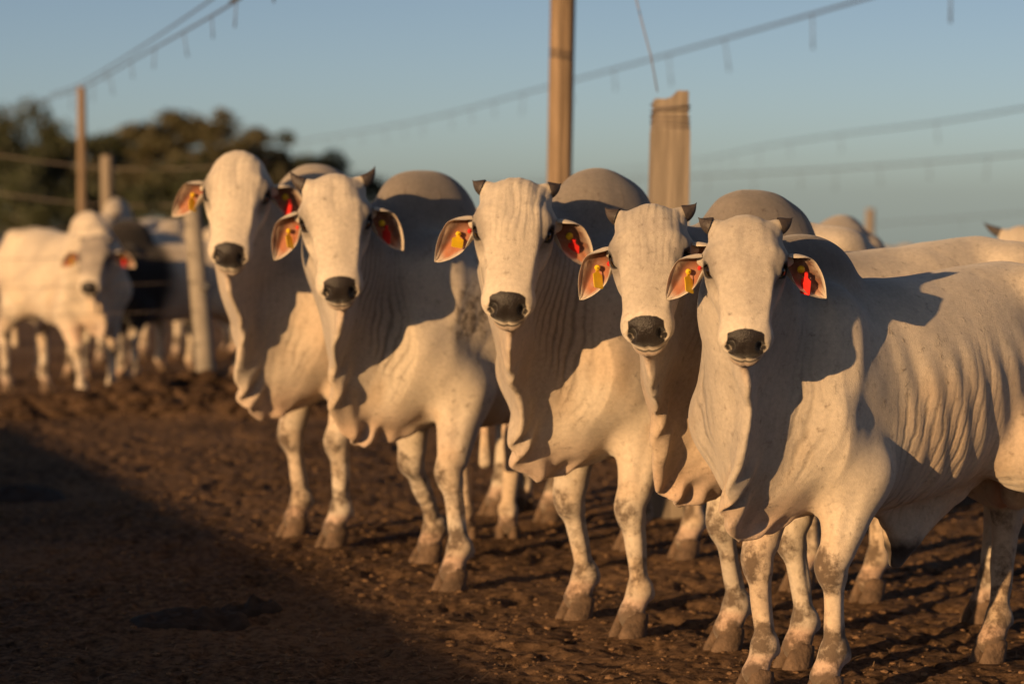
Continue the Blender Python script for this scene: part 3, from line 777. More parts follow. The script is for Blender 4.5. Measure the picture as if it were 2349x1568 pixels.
# ---MAIN
M['soil'] = None
def mat_soil():
    m, n, l, b = mat_new('trampled_soil')
    tc = N(n, 'ShaderNodeTexCoord')
    t1 = N(n, 'ShaderNodeTexNoise', Scale=0.7, Detail=6.0); l.new(tc.outputs['Object'], t1.inputs['Vector'])
    t2 = N(n, 'ShaderNodeTexNoise', Scale=24.0, Detail=9.0, Roughness=0.7); l.new(tc.outputs['Object'], t2.inputs['Vector'])
    t3 = N(n, 'ShaderNodeTexNoise', Scale=90.0, Detail=5.0, Roughness=0.75); l.new(tc.outputs['Object'], t3.inputs['Vector'])
    ad = N(n, 'ShaderNodeMix', data_type='FLOAT'); ad.inputs[0].default_value = .72
    l.new(t1.outputs['Fac'], ad.inputs[2]); l.new(t2.outputs['Fac'], ad.inputs[3])
    r = N(n, 'ShaderNodeValToRGB'); e = r.color_ramp.elements
    e[0].position = .41; e[0].color = (.050, .030, .018, 1); e[1].position = .60; e[1].color = (.33, .205, .115, 1)
    mid = e.new(.5); mid.color = (.195, .118, .066, 1)
    l.new(ad.outputs[0], r.inputs['Fac'])
    # dry chaff flecks
    r3 = N(n, 'ShaderNodeValToRGB'); r3.color_ramp.elements[0].position = .66; r3.color_ramp.elements[1].position = .74
    l.new(t3.outputs['Fac'], r3.inputs['Fac'])
    mx = N(n, 'ShaderNodeMix', data_type='RGBA'); l.new(r3.outputs[0], mx.inputs[0]); l.new(r.outputs[0], mx.inputs[6]); mx.inputs[7].default_value = (.30, .19, .10, 1)
    l.new(mx.outputs[2], b.inputs['Base Color']); b.inputs['Roughness'].default_value = .95; b.inputs['Specular IOR Level'].default_value = .15
    bp = N(n, 'ShaderNodeBump', Strength=1.0, Distance=.022); l.new(t3.outputs['Fac'], bp.inputs['Height'])
    bp2 = N(n, 'ShaderNodeBump', Strength=.7, Distance=.03); l.new(t2.outputs['Fac'], bp2.inputs['Height']); l.new(bp.outputs[0], bp2.inputs['Normal'])
    l.new(bp2.outputs[0], b.inputs['Normal'])
    return m
M['soil'] = mat_soil()
M['clod'] = mat_plain('clod', (.17, .105, .060), .95, .5, 14, .6, 80, spec=.1)
M['dark_clod'] = mat_plain('dark_clod', (.062, .038, .023), .95, .5, 14, .6, 80, spec=.1)
M['dung'] = mat_plain('dung', (.040, .028, .021), .85, .5, 16, .7, 60, spec=.2)
M['straw'] = mat_plain('straw', (.26, .17, .09), .8, .3, 10, .0)
M['pole'] = mat_plain('pole_wood', (.21, .148, .092), .8, .45, 3.0, .5, 8.0, stretch=(14, 14, .6))
M['timber'] = mat_plain('weathered_timber', (.225, .185, .140), .85, .35, 3.0, .6, 9.0, stretch=(12, 12, .7))
M['concrete'] = mat_plain('old_concrete', (.26, .23, .19), .9, .25, 5.0, .3, 40)
M['wire'] = mat_plain('wire', (.16, .13, .11), .55, .3, 6, 0)
M['hose'] = mat_plain('hose', (.07, .07, .075), .6, .2, 6, 0)
M['board'] = mat_plain('board', (.17, .115, .075), .85, .35, 3.0, .4, 9.0, stretch=(.8, 14, 14))
M['bark'] = mat_plain('bark', (.10, .075, .055), .9, .35, 6, .6, 20)
def mat_leaf(name, c):
    m, n, l, b = mat_new(name)
    oi = N(n, 'ShaderNodeNewGeometry')
    r = N(n, 'ShaderNodeValToRGB'); r.color_ramp.elements[0].color = [k * .55 for k in c] + [1]; r.color_ramp.elements[1].color = [k * 1.5 for k in c] + [1]
    l.new(oi.outputs['Random Per Island'], r.inputs['Fac']); l.new(r.outputs[0], b.inputs['Base Color'])
    b.inputs['Roughness'].default_value = .6
    return m
M['leaf'] = mat_leaf('leaf', (.040, .046, .016)); M['leaf_dry'] = mat_leaf('leaf_dry', (.066, .058, .022))

# ------------------------------------------------------------------ the row of five bulls looking at the camera
ROW = 'bulls standing in a row'
def mid(*pts):
    v = Vector((0, 0, 0))
    for p in pts: v += G(*p)
    return v / len(pts)
BULLS = []
def bull(label, feet_px, theta, scale, **kw):
    loc = mid(*[feet_px[k] for k in ('fl', 'fr')]); loc += Vector((math.sin(R(theta)), math.cos(R(theta)), 0)) * kw.pop('back', 0.0)
    r = make_bull(label, loc, theta, scale, feet_px=feet_px, group=None, **kw); BULLS.append(r); return r
ONLY = globals().get('ONLY')
def want(i): return ONLY is None or i in ONLY
if want(5):
    bull('grey-faced bull with full flank and dark hair-tipped sheath in view', {'fr': (1757, 1592), 'fl': (1917, 1606), 'hr': (2285, 1520), 'hl': (2440, 1545)}, 49, .92,
     colour={'face': .50, 'neck': .55, 'hump': 1.0, 'body': .16, 'creases': .4}, bendp=(.08, .34, 45), poll=(.56, 1.565), pitch=65, sheath=1.0, scrotum=True, seed=1, voxel=.0078, hump=.62,
     horn=(.034, .3), ears=((.42, .02), (.36, .04)), hs=.88, wy=1.15)
if want(4):
    bull('bull with its head held low and wrinkled grey forehead, flank hidden behind its neighbour', {'fr': (1692, 1490), 'fl': (1852, 1532)}, 56, .97,
     colour={'face': .55, 'neck': .6, 'hump': .95, 'body': .2, 'creases': 1.0}, bendp=(.22, .32, 50), poll=(.68, 1.52), pitch=60, seed=2, hump=.86, horn=(.038, .5), ears=((.58, .16), (.45, .10)), head_roll=3, head_yaw=-4, hs=.93, back=-.08, wy=1.08)
if want(3):
    bull('bull with deeply creased forehead and yellow tag bent across its ear', {'fr': (1345, 1418), 'fl': (1468, 1458)}, 49, 1.0,
     colour={'face': .25, 'neck': .42, 'hump': .9, 'body': .12, 'creases': 1.25}, bendp=(.18, .32, 45), poll=(.64, 1.555), pitch=63, seed=3, hump=.95, horn=(.030, .25), ears=((.42, .05), (.40, .0)), head_roll=-2, hs=.96, back=-.075, wy=1.09, tag_cfg={'y_yaw': .2, 'y_lean': -.7, 'r_yaw': -.3, 'r_lean': .7})
if want(2):
    bull('bull with two upright dark horn stubs and mud-splashed shoulder', {'fr': (1000, 1290), 'fl': (1055, 1352)}, 53, 1.0,
     colour={'face': .12, 'neck': .42, 'hump': .95, 'body': .14, 'splash': (-.05, 1.02, .10, .14), 'creases': .3}, bendp=(.20, .32, 52), poll=(.67, 1.575), pitch=65, seed=4, hump=.98, horn=(.060, 1.0), ears=((.68, .05), (.55, -.05)), sheath=0, head_roll=3, head_yaw=5, hs=.97, back=-.13, wy=1.08)
if want(1):
    bull('pale-faced bull standing next to the leaning concrete post', {'fr': (690, 1228), 'fl': (780, 1252)}, 46, 1.03,
     colour={'face': .06, 'neck': .30, 'hump': .6, 'body': .06, 'creases': .7}, bendp=(.18, .32, 41), poll=(.63, 1.63), pitch=62, seed=5, hump=.92, horn=None, ears=((.34, -.12), (.22, -.05)), tag_cfg={'r_lean': -.1}, hs=.97, head_yaw=4, head_roll=-3, back=-.03, wy=1.10)

# ------------------------------------------------------------------ cattle behind the row
def far_bull(label, loc, theta, scale, **kw):
    kw.setdefault('voxel', .017); kw.setdefault('amp', .8); kw.setdefault('bendp', (.2, .36, 0))
    r = make_bull(label, loc, theta, scale, **kw); BULLS.append(r); return r
def ground_at(px, d): return Vector(((px - 1174.5) / F_PX * d, d, -.024 * max(0, math.sqrt((d - 26) ** 2 + 16) + (d - 26)) * .5))
PALE = {'face': .2, 'neck': .2, 'hump': .3, 'body': .05}
if want(6):
    far_bull('young white bull with grey face turned to look out through the wires', ground_at(205, 20.55), -34, .90, colour={'face': 1.0, 'neck': .12, 'hump': .1, 'body': .02}, bendp=(.12, .30, -40), poll=(.55, 1.36), pitch=58, seed=6, hump=.75, dew=.6, ears=((.15, 0), (.1, 0)), horn=(.02, .2), feet={'fl': (.05, .17), 'fr': (.28, -.2)})
    far_bull('bull with black neck and hump standing behind the white young one', ground_at(292, 22.6), 60, .82, colour={'dark': 1.0, 'face': .8, 'body': .25}, bendp=(.2, .36, -20), poll=(.60, 1.20), pitch=60, seed=7, tags=False)
    far_bull('pale bull seen from behind next to the leaning concrete post', ground_at(400, 23.8), 205, .90, colour=PALE, seed=8, hump=.4, poll=(.80, 1.05), horn=None, tags=False)
    far_bull('white bull with its face showing over the back of the young one', ground_at(268, 25.0), 12, .93, colour=PALE, bendp=(.2, .36, 10), poll=(.52, 1.46), pitch=60, seed=9, tags=False)
    far_bull('pale bull grazing with lowered head behind the leaning concrete post', ground_at(530, 27.0), 70, .85, colour=PALE, poll=(.75, 1.02), pitch=66, seed=10, tags=False, dew=.6)
    far_bull('white bull half out of sight beside the young white one', ground_at(-55, 22.2), 25, .86, colour=PALE, bendp=(.2, .36, 20), seed=11, tags=False)
    far_bull('white bull facing away between the mud-splashed bull and the next', ground_at(1130, 13.35), 181, .90, colour={'face': .3, 'neck': .3, 'hump': .5, 'body': .1}, seed=12, hump=.3, poll=(.80, 1.05), horn=None, tags=False, voxel=.012, feet={'hl': (-1.24, .10), 'hr': (-1.20, -.10)})
    far_bull('bull facing away with only its shaded rump showing above a pale back', ground_at(1925, 13.6), 192, .97, colour={'body': .35, 'hump': .6}, seed=13, hump=.3, poll=(.80, 1.05), horn=None, tags=False, voxel=.014)
    far_bull('small pale calf whose back barely shows above the near back', ground_at(2080, 27.0), 80, .72, colour={'body': .3, 'hump': .5}, seed=14, hump=.6, tags=False)
    far_bull('bull with dark horns whose domed head shows above the far back', ground_at(2352, 14.4), 16, .90, colour={'face': .25, 'body': .1}, hump=.5, bendp=(.2, .36, 14), seed=15, horn=(.09, .3), poll=(.5, 1.50), tags=False, voxel=.013)

# ------------------------------------------------------------------ ground
def height(x, y):
    """trampled earth: hoof pocks, ridges and crumbs; pressed flat under the hooves"""
    p = np.stack([x, y, np.zeros_like(x)], 1)
    near = 1 / (1 + (np.maximum(y - 14, 0) / 14) ** 2)
    h = .020 * fbm(p, 1.6, 50, 3) + .009 * near * fbm(p, 6.5, 60, 3)
    pk = vnoise(p * np.array([1, .8, 1]), 9.0, 71)
    h = h - .016 * near * ss(.30, .65, pk) + .004 * near * np.abs(vnoise(p, 14.0, 75))
    h = h + .009 * near * fbm(p, 26.0, 80, 3, .7) - .010 * near * ss(.3, .6, vnoise(p, 21.0, 85))
    h = h - .024 * np.maximum(0, np.sqrt((y - 26) ** 2 + 16) + (y - 26)) * .5
    flat = np.zeros_like(x)
    for fx, fy in FEET:
        d2 = (x - fx) ** 2 + (y - fy) ** 2
        flat = np.maximum(flat, np.exp(-d2 / .020))
    h = h * (1 - flat) + .004 * flat
    # low bank of churned dung behind the first bull and at the foot of the fence
    c = G(430, 935)
    bank = np.exp(-(((x - c.x) / .85) ** 2 + ((y - c.y) / .55) ** 2) ** 1.4)
    h = h + bank * (.16 + .10 * fbm(p, 4.0, 90, 3) + .05 * fbm(p, 15.0, 95, 2))
    return h
if want(7):
    xs = np.concatenate([-np.geomspace(1600, 3.3, 46)[:-1], np.linspace(-3.3, 3.3, 520), np.geomspace(3.3, 1600, 46)[1:]])
    ys = np.concatenate([-np.geomspace(1600, 1, 22), np.linspace(0, 7.6, 60), np.geomspace(7.62, 30, 520), np.geomspace(30, 3000, 50)[1:]])
    X, Y = np.meshgrid(xs, ys, indexing='xy'); nx, ny = len(xs), len(ys)
    xf, yf = X.ravel(), Y.ravel(); H = height(xf, yf)
    i = np.arange(nx * ny).reshape(ny, nx)
    q = np.stack([i[:-1, :-1], i[:-1, 1:], i[1:, 1:], i[1:, :-1]], -1).reshape(-1, 4)
    g = link('ground', mesh_np('ground', np.stack([xf, yf, H], 1), q), None, M['soil']); tag(g, kind='structure')

    rng = np.random.default_rng(7)
    def hz(x, y): return height(np.array([x], float), np.array([y], float))[0]
    # crumbs and clods lying loose on the earth
    def scatter(name, n, zmin, zmax, rlo, rhi, mat, seed, squash=.6, dens=2.0, region=None):
        rg = np.random.default_rng(seed); V, F = [], []
        bm = bmesh.new(); bmesh.ops.create_icosphere(bm, subdivisions=1, radius=1)
        bv = np.array([v.co[:] for v in bm.verts]); bf = np.array([[v.index for v in f.verts] for f in bm.faces]); bm.free()
        d = zmin * (zmax / zmin) ** rg.random(n) ; px = (rg.random(n) * 2 - 1) * .21 * d
        if region is not None: px, d = region(rg, n)
        hh = height(px, d)
        sz = rlo * (rhi / rlo) ** (rg.random(n) ** dens)
        for k in range(n):
            j = bv * (1 + .35 * (rg.random((len(bv), 1)) - .5)) * sz[k] * np.array([1 + .5 * rg.random(), 1 + .4 * rg.random(), squash])
            an = rg.random() * 6.28; c, s_ = math.cos(an), math.sin(an)
            j = np.stack([j[:, 0] * c - j[:, 1] * s_, j[:, 0] * s_ + j[:, 1] * c, j[:, 2]], 1)
            V.append(j + np.array([px[k], d[k], hh[k] + sz[k] * .15])); F.append(bf + k * len(bv))
        o = link(name, mesh_np(name, np.concatenate(V), np.concatenate(F), False), None, mat)
        return o
    o = scatter('soil_clods', 9000, 8.0, 24, .004, .014, M['clod'], 3, .6, 2.4); tag(o, 'loose crumbs and clods of dry brown earth', 'clods', kind='stuff')
    cb = G(430, 932)
    def bankreg(rg, n): return cb.x + rg.normal(0, .62, n), cb.y + rg.normal(0, .38, n)
    o = scatter('dung_clumps', 420, 8, 20, .03, .10, M['dark_clod'], 5, .7, 1.3, bankreg); tag(o, 'heap of churned dark dung clumps at the fence foot', 'dung heap', kind='stuff')
    # chaff
    n = 2600; d = 8.0 * (20 / 8.0) ** rng.random(n); px = (rng.random(n) * 2 - 1) * .2 * d; hh = height(px, d)
    an = rng.random(n) * 6.28; ln = .012 + .03 * rng.random(n); wd = .0012
    dx, dy = np.cos(an) * ln, np.sin(an) * ln; ox, oy = -np.sin(an) * wd, np.cos(an) * wd
    up = .004 + .012 * rng.random(n)
    V = np.stack([np.stack([px - dx + ox, d - dy + oy, hh + .003], 1), np.stack([px - dx - ox, d - dy - oy, hh + .003], 1), np.stack([px + dx - ox, d + dy - oy, hh + up], 1), np.stack([px + dx + ox, d + dy + oy, hh + up], 1)], 1).reshape(-1, 3)
    o = link('straw_bits', mesh_np('straw_bits', V, np.arange(4 * n).reshape(-1, 4), False), None, M['straw']); tag(o, 'scattered dry straw bits on the earth', 'straw', kind='stuff')
    # dark dung pats in the shade
    def pat(px, py, rx, ry, seed, label, hmax=.05):
        c = G(px, py); nr, na = 14, 40; V, F = [], []
        for a_ in range(nr + 1):
            for k in range(na):
                t = a_ / nr; an_ = 2 * math.pi * k / na
                V.append((math.cos(an_) * t, math.sin(an_) * t, 0))
        V = np.array(V); t = np.linalg.norm(V[:, :2], axis=1)
        nz = fbm(V + seed * 3.1, 3.0, seed, 4)
        lump = np.clip((1 - t ** 2) * 1.0, 0, 1) ** .6
        w = V * np.array([rx, ry, 1]) * (1 + .28 * fbm(V * .6 + 7 + seed, 2.2, seed + 3, 3))[:, None]
        x_, y_ = w[:, 0], w[:, 1]
        base = height(x_ + c.x, y_ + c.y)
        w[:, 2] = base + np.where(t > .97, -.01, lump * hmax * (.65 + .9 * nz) + .004)
        idx = np.arange((nr + 1) * na).reshape(nr + 1, na); F = np.stack([idx[:-1], np.roll(idx[:-1], -1, 1), np.roll(idx[1:], -1, 1), idx[1:]], -1).reshape(-1, 4)
        o_ = link('dung_pat', mesh_np('dung_pat', w, F[:, ::-1]), None, M['dung']); o_.location = (c.x, c.y, 0); tag(o_, label, 'dung')
    pat(430, 1425, .21, .22, 4, 'wide black dung pat with lumpy edge on the shaded earth')
    pat(560, 1398, .13, .13, 9, 'smaller glossy dung pat touching the wide one')
    pat(40, 1140, .26, .34, 12, 'black dung pat on shaded earth away from the others', .06)

# ------------------------------------------------------------------ posts, wires, cables
def tube(pts, rad, ns=8, name='tube'):
    pts = [Vector(p) for p in pts]; V, F = [], []
    rads = rad if isinstance(rad, (list, tuple)) else [rad] * len(pts)
    for k, p in enumerate(pts):
        d = (pts[min(k + 1, len(pts) - 1)] - pts[max(k - 1, 0)]).normalized()
        s1 = d.cross(Vector((0, 0, 1)));
        if s1.length < 1e-3: s1 = Vector((1, 0, 0))
        s1.normalize(); s2 = d.cross(s1)
        for j in range(ns):
            a = 2 * math.pi * j / ns; V.append(p + s1 * math.cos(a) * rads[k] + s2 * math.sin(a) * rads[k])
    for k in range(len(pts) - 1):
        for j in range(ns): F.append((k * ns + j, k * ns + (j + 1) % ns, (k + 1) * ns + (j + 1) % ns, (k + 1) * ns + j))
    F.append(tuple(range(ns))[::-1]); F.append(tuple(range((len(pts) - 1) * ns, len(pts) * ns)))
    me = bpy.data.meshes.new(name); me.from_pydata([v[:] for v in V], [], F)
    for pl in me.polygons: pl.use_smooth = len(pl.vertices) == 4
    return me
def round_post(name, label, loc, h, r, mat, lean=(0, 0), seed=0, crack=False, cat='post', group=None, parent_top=True):
    """rough round post: uneven outline, optional drying crack, bevelled top"""
    root = empty(name, loc); tag(root, label, cat, group)
    ns, nr = 28, 40; V, F = [], []
    for k in range(nr + 1):
        z = -.25 + (h + .25) * k / nr
        for j in range(ns):
            a = 2 * math.pi * j / ns
            V.append((math.cos(a), math.sin(a), z))
    V = np.array(V); a = np.arctan2(V[:, 1], V[:, 0])
    q = np.stack([np.cos(a), np.sin(a), V[:, 2] * .35], 1)
    rr = r * (1 + .05 * fbm(q, 2.2, seed, 3)) * (1.03 - .06 * V[:, 2] / h)
    if crack:
        ca = -math.pi / 2 + .35 + .10 * vnoise(np.stack([V[:, 2], V[:, 2] * 0, V[:, 2] * 0], 1), 1.3, seed)
        rr = rr * (1 - .30 * np.exp(-((np.angle(np.exp(1j * (a - ca)))) / .10) ** 2))
    rr = np.where(V[:, 2] > h - .012, rr * .93, rr)
    t = V[:, 2] / h
    P_ = np.stack([np.cos(a) * rr + lean[0] * t, np.sin(a) * rr + lean[1] * t, V[:, 2]], 1)
    i = np.arange((nr + 1) * ns).reshape(nr + 1, ns)
    F = [tuple(x) for x in np.stack([i[:-1], np.roll(i[:-1], -1, 1), np.roll(i[1:], -1, 1), i[1:]], -1).reshape(-1, 4)] + [tuple(i[-1])]
    me = bpy.data.meshes.new('shaft'); me.from_pydata(P_.tolist(), [], [tuple(int(k) for k in f) for f in F])
    for pl in me.polygons: pl.use_smooth = len(pl.vertices) == 4
    link('shaft', me, root, mat); return root
def square_post(name, label, loc, h, w, mat, rz, cat='post'):
    root = empty(name, loc, rz); tag(root, label, cat)
    bm = bmesh.new(); nz = 26; V = []
    prof = [(-1, -1), (-.2, -1.02), (.3, -.99), (1, -1), (1.02, -.1), (1, 1), (.1, 1.0), (-1, 1), (-1.01, .2)]
    for k in range(nz + 1):
        z = -.3 + (h + .3) * k / nz; row = []
        for (a, b_) in prof:
            n_ = vnoise(np.array([[a * 3, b_ * 3, z * 2.2]]), 1.0, 4)[0]
            tp = .90 if z > h - .17 else 1.0
            row.append(bm.verts.new((a * w * .5 * (1 + .05 * n_) * tp + .03 * t_lean * z / h, b_ * w * .5 * (1 + .05 * n_) * tp, z + ((.035 * n_ + .018 * a) if k == nz else 0))))
        V.append(row)
    m_ = len(prof)
    for k in range(nz):
        for j in range(m_): bm.faces.new((V[k][j], V[k][(j + 1) % m_], V[k + 1][(j + 1) % m_], V[k + 1][j]))
    bm.faces.new(V[-1])
    me = bpy.data.meshes.new('shaft'); bm.to_mesh(me); bm.free(); link('shaft', me, root, mat); return root
t_lean = 1.0
if want(8):
    d = 16.0; b_ = ground_at(1272, d)
    pole = round_post('utility_pole', 'tall round timber pole with a dark drying crack behind the humps', b_, 5.2, .070, M['pole'], (.09, 0), 3, True, 'pole')
    d = 13.2; b_ = ground_at(1522, d); hp = CAM_H + (HOR - 217) / F_PX * d
    sp = square_post('strainer_post', 'thick squared timber post with wire wound round its top', b_, hp, .168, M['timber'], R(4))
    rw = random.Random(5)
    for k in range(8):          # irregular windings round the notched head
        z = hp - .060 - .011 * k + rw.uniform(-.008, .008); w = .168 * .5 * .93 + .0035; xo = .03 * z / hp; t = [rw.uniform(-.022, .022) for _ in range(3)]
        ring = [(-w + xo, -w, z), (xo, -w * 1.03, z + t[0] * .5), (w + xo, -w, z + t[0]), (w + xo, w, z + t[1]), (-w + xo, w, z + t[2]), (-w + xo, -w, z)]
        link('wire_winding', tube(ring, .0032, 6), sp, M['wire'])
    # loose wire from the post head up to the overhead line
    p0 = at(1507, 212, d); p1 = at(1492, 130, d); p2 = at(1478, 80, d); p3 = at(1455, -10, d); p4 = at(1430, -140, d)
    tag(link('tie_wire', tube([p0, p1, p2, p3, p4], .0035, 6), None, M['wire']), 'thin wire rising from the head of the thick squared post', 'wire')
    # fence at the left
    c0 = G(476, 922)
    cp = round_post('concrete_post', 'leaning grey round concrete fence post before the far cattle', c0, 1.42, .068, M['concrete'], (-.11, 0), 8, False)
    ins = link('insulator', tube([(-.02, -.075, .83), (.03, -.10, .83)], [.030, .024], 10), cp, M['hose'])
    tall = round_post('fence_post', 'tall slim pole carrying the overhead line beside the trees', ground_at(190, 29.0), CAM_H + (HOR - 200) / F_PX * 29 - ground_at(0, 29).z, .046, M['pole'], (0, 0), 12)
    short = round_post('fence_post', 'short stout round post beside the tall slim pole', ground_at(247, 27.5), CAM_H + (HOR - 356) / F_PX * 27.5 - ground_at(0, 27.5).z, .062, M['timber'], (0, 0), 13)
    far = round_post('fence_post', 'faint far post standing alone above the backs', ground_at(1990, 34.0), CAM_H + (HOR - 478) / F_PX * 34 - ground_at(0, 34).z, .055, M['timber'], (.03, 0), 14)
    lp = Vector((-7.4, 18.6, 0))
    end = round_post('concrete_post', 'upright grey round concrete fence post outside the cattle pen corner', lp, 1.4, .068, M['concrete'], (0, 0), 9)
    names = ['lowest', 'second', 'third', 'fourth', 'topmost']
    for k, z in enumerate((.42, .66, .86, 1.06, 1.27)):
        q = [];
        for t in np.linspace(0, 1, 14):
            a_ = Vector((c0.x - .11 * z / 1.42, c0.y - .07, z)); b2 = Vector((lp.x, lp.y - .07, z + .02)); v = a_.lerp(b2, t); v.z -= .05 * math.sin(math.pi * t); q.append(v)
        tag(link('fence_wire', tube(q, .0024, 6), None, M['wire']), '%s wire strung from the leaning concrete post past the young white bull' % names[k], 'wire')
    # two wires between the far posts
    for k, (ya, yb, nm) in enumerate(((352, 372, 'upper'), (440, 452, 'lower'))):
        q = []
        for t in np.linspace(0, 1, 16):
            v = at(-60, ya - 6, 28).lerp(at(620, yb, 28), t); v.z -= .12 * math.sin(math.pi * t); q.append(v)
        tag(link('fence_wire', tube(q, .006, 6), None, M['wire']), '%s wire crossing in front of the dark trees behind the posts' % nm, 'wire')
    # overhead lines with hanging droppers
    def overhead(label, pts, ndrop, h_drop, rad, group, pole, carry=9.0, lo=0.0):
        """cable through 3D points (smooth), with droppers evenly spaced along its true length"""
        P_ = [Vector(p) for p in pts]; q = []
        dr_ = (P_[-1] - P_[-2]); dr_.z *= .2; dr_.normalize(); P_.append(P_[-1] + dr_ * carry); ndrop = int(ndrop * 1.6)
        pe = P_[-1].copy(); gz = -.024 * max(0, math.sqrt((pe.y - 26) ** 2 + 16) + (pe.y - 26)) * .5; pe.z = gz
        if pole: round_post('cable_pole', 'slim timber pole at the end of the ' + pole, pe, P_[-1].z - gz + .05, .05, M['pole'], (0, 0), len(label), cat='pole')
        for k in range(len(P_) - 1):
            p0, p1, p2, p3 = P_[max(k - 1, 0)], P_[k], P_[k + 1], P_[min(k + 2, len(P_) - 1)]
            for t in np.linspace(0, 1, 14, endpoint=False):
                q.append(.5 * ((2 * p1) + (p2 - p0) * t + (2 * p0 - 5 * p1 + 4 * p2 - p3) * t * t + (3 * p1 - p0 - 3 * p2 + p3) * t ** 3))
        q.append(P_[-1])
        root = empty('overhead_cable', q[0]); tag(root, label, 'cable', group)
        link('line', tube([v - q[0] for v in q], rad, 8), root, M['hose'])
        L = [0]
        for a_, b2 in zip(q[:-1], q[1:]): L.append(L[-1] + (b2 - a_).length)
        rg = random.Random(len(label))
        for k in range(ndrop):
            s_ = L[-1] * (lo + (1 - lo) * (k + .5 + rg.uniform(-.22, .22)) / ndrop); j = max(i for i in range(len(L)) if L[i] <= s_); j = min(j, len(q) - 2)
            v = q[j].lerp(q[j + 1], (s_ - L[j]) / max(1e-6, L[j + 1] - L[j])) - q[0]
            hd = h_drop * rg.uniform(.8, 1.15); sw = rg.uniform(-.10, .16) * hd
            link('dropper', tube([v, v + Vector((sw * .5, 0, -hd * .5)), v + Vector((sw, 0, -hd))], [rad * .55, rad * .5, rad * .8], 6), root, M['hose'])
    def lvl(px, py, h): return at(px, py, (h - CAM_H) * F_PX / (HOR - py))
    overhead('dark overhead line with droppers passing behind the tall timber pole', [lvl(560, 346, 3.1), lvl(900, 290, 3.1), lvl(1240, 205, 3.1), lvl(1600, 108, 3.1), lvl(2000, -5, 3.1), lvl(2300, -95, 3.1)], 15, .34, .012, None, 'long line behind the tall timber pole')
    overhead('upper of the two level overhead lines crossing above the backs', [lvl(1100, 418, 2.9), lvl(1440, 388, 2.9), lvl(1800, 328, 2.9), lvl(2120, 285, 2.9), lvl(2360, 246, 2.9), lvl(2600, 200, 2.9)], 22, .50, .015, None, 'upper level line over the backs')
    overhead('lower of the two level overhead lines crossing above the backs', [at(1100, 424, 95), at(1440, 411, 85), at(1900, 388, 72), at(2360, 352, 62), at(2650, 326, 56)], 12, .5, .016, None, 'lower level line over the backs')
    overhead('faint lowest overhead line just above the far backs', [at(1700, 535, 80), at(2000, 514, 72), at(2360, 488, 64), at(2600, 470, 60)], 4, .3, .009, None, 'faint lowest line over the far backs')
    overhead('overhead line with droppers running from the tall slim pole', [at(-60, 290, 37), at(90, 235, 32.5), at(192, 203, 29), at(330, 128, 22.5), at(460, 56, 18.6), at(560, -4, 16.4), at(660, -70, 14.6)], 15, .17, .007, None, 'line from the tall slim pole', 26.0)
    overhead('second thinner line alongside from the tall slim pole', [at(120, 218, 32), at(190, 193, 29), at(330, 108, 22.5), at(500, -6, 17.6), at(600, -80, 15)], 3, .1, .006, None, '', 26.4)

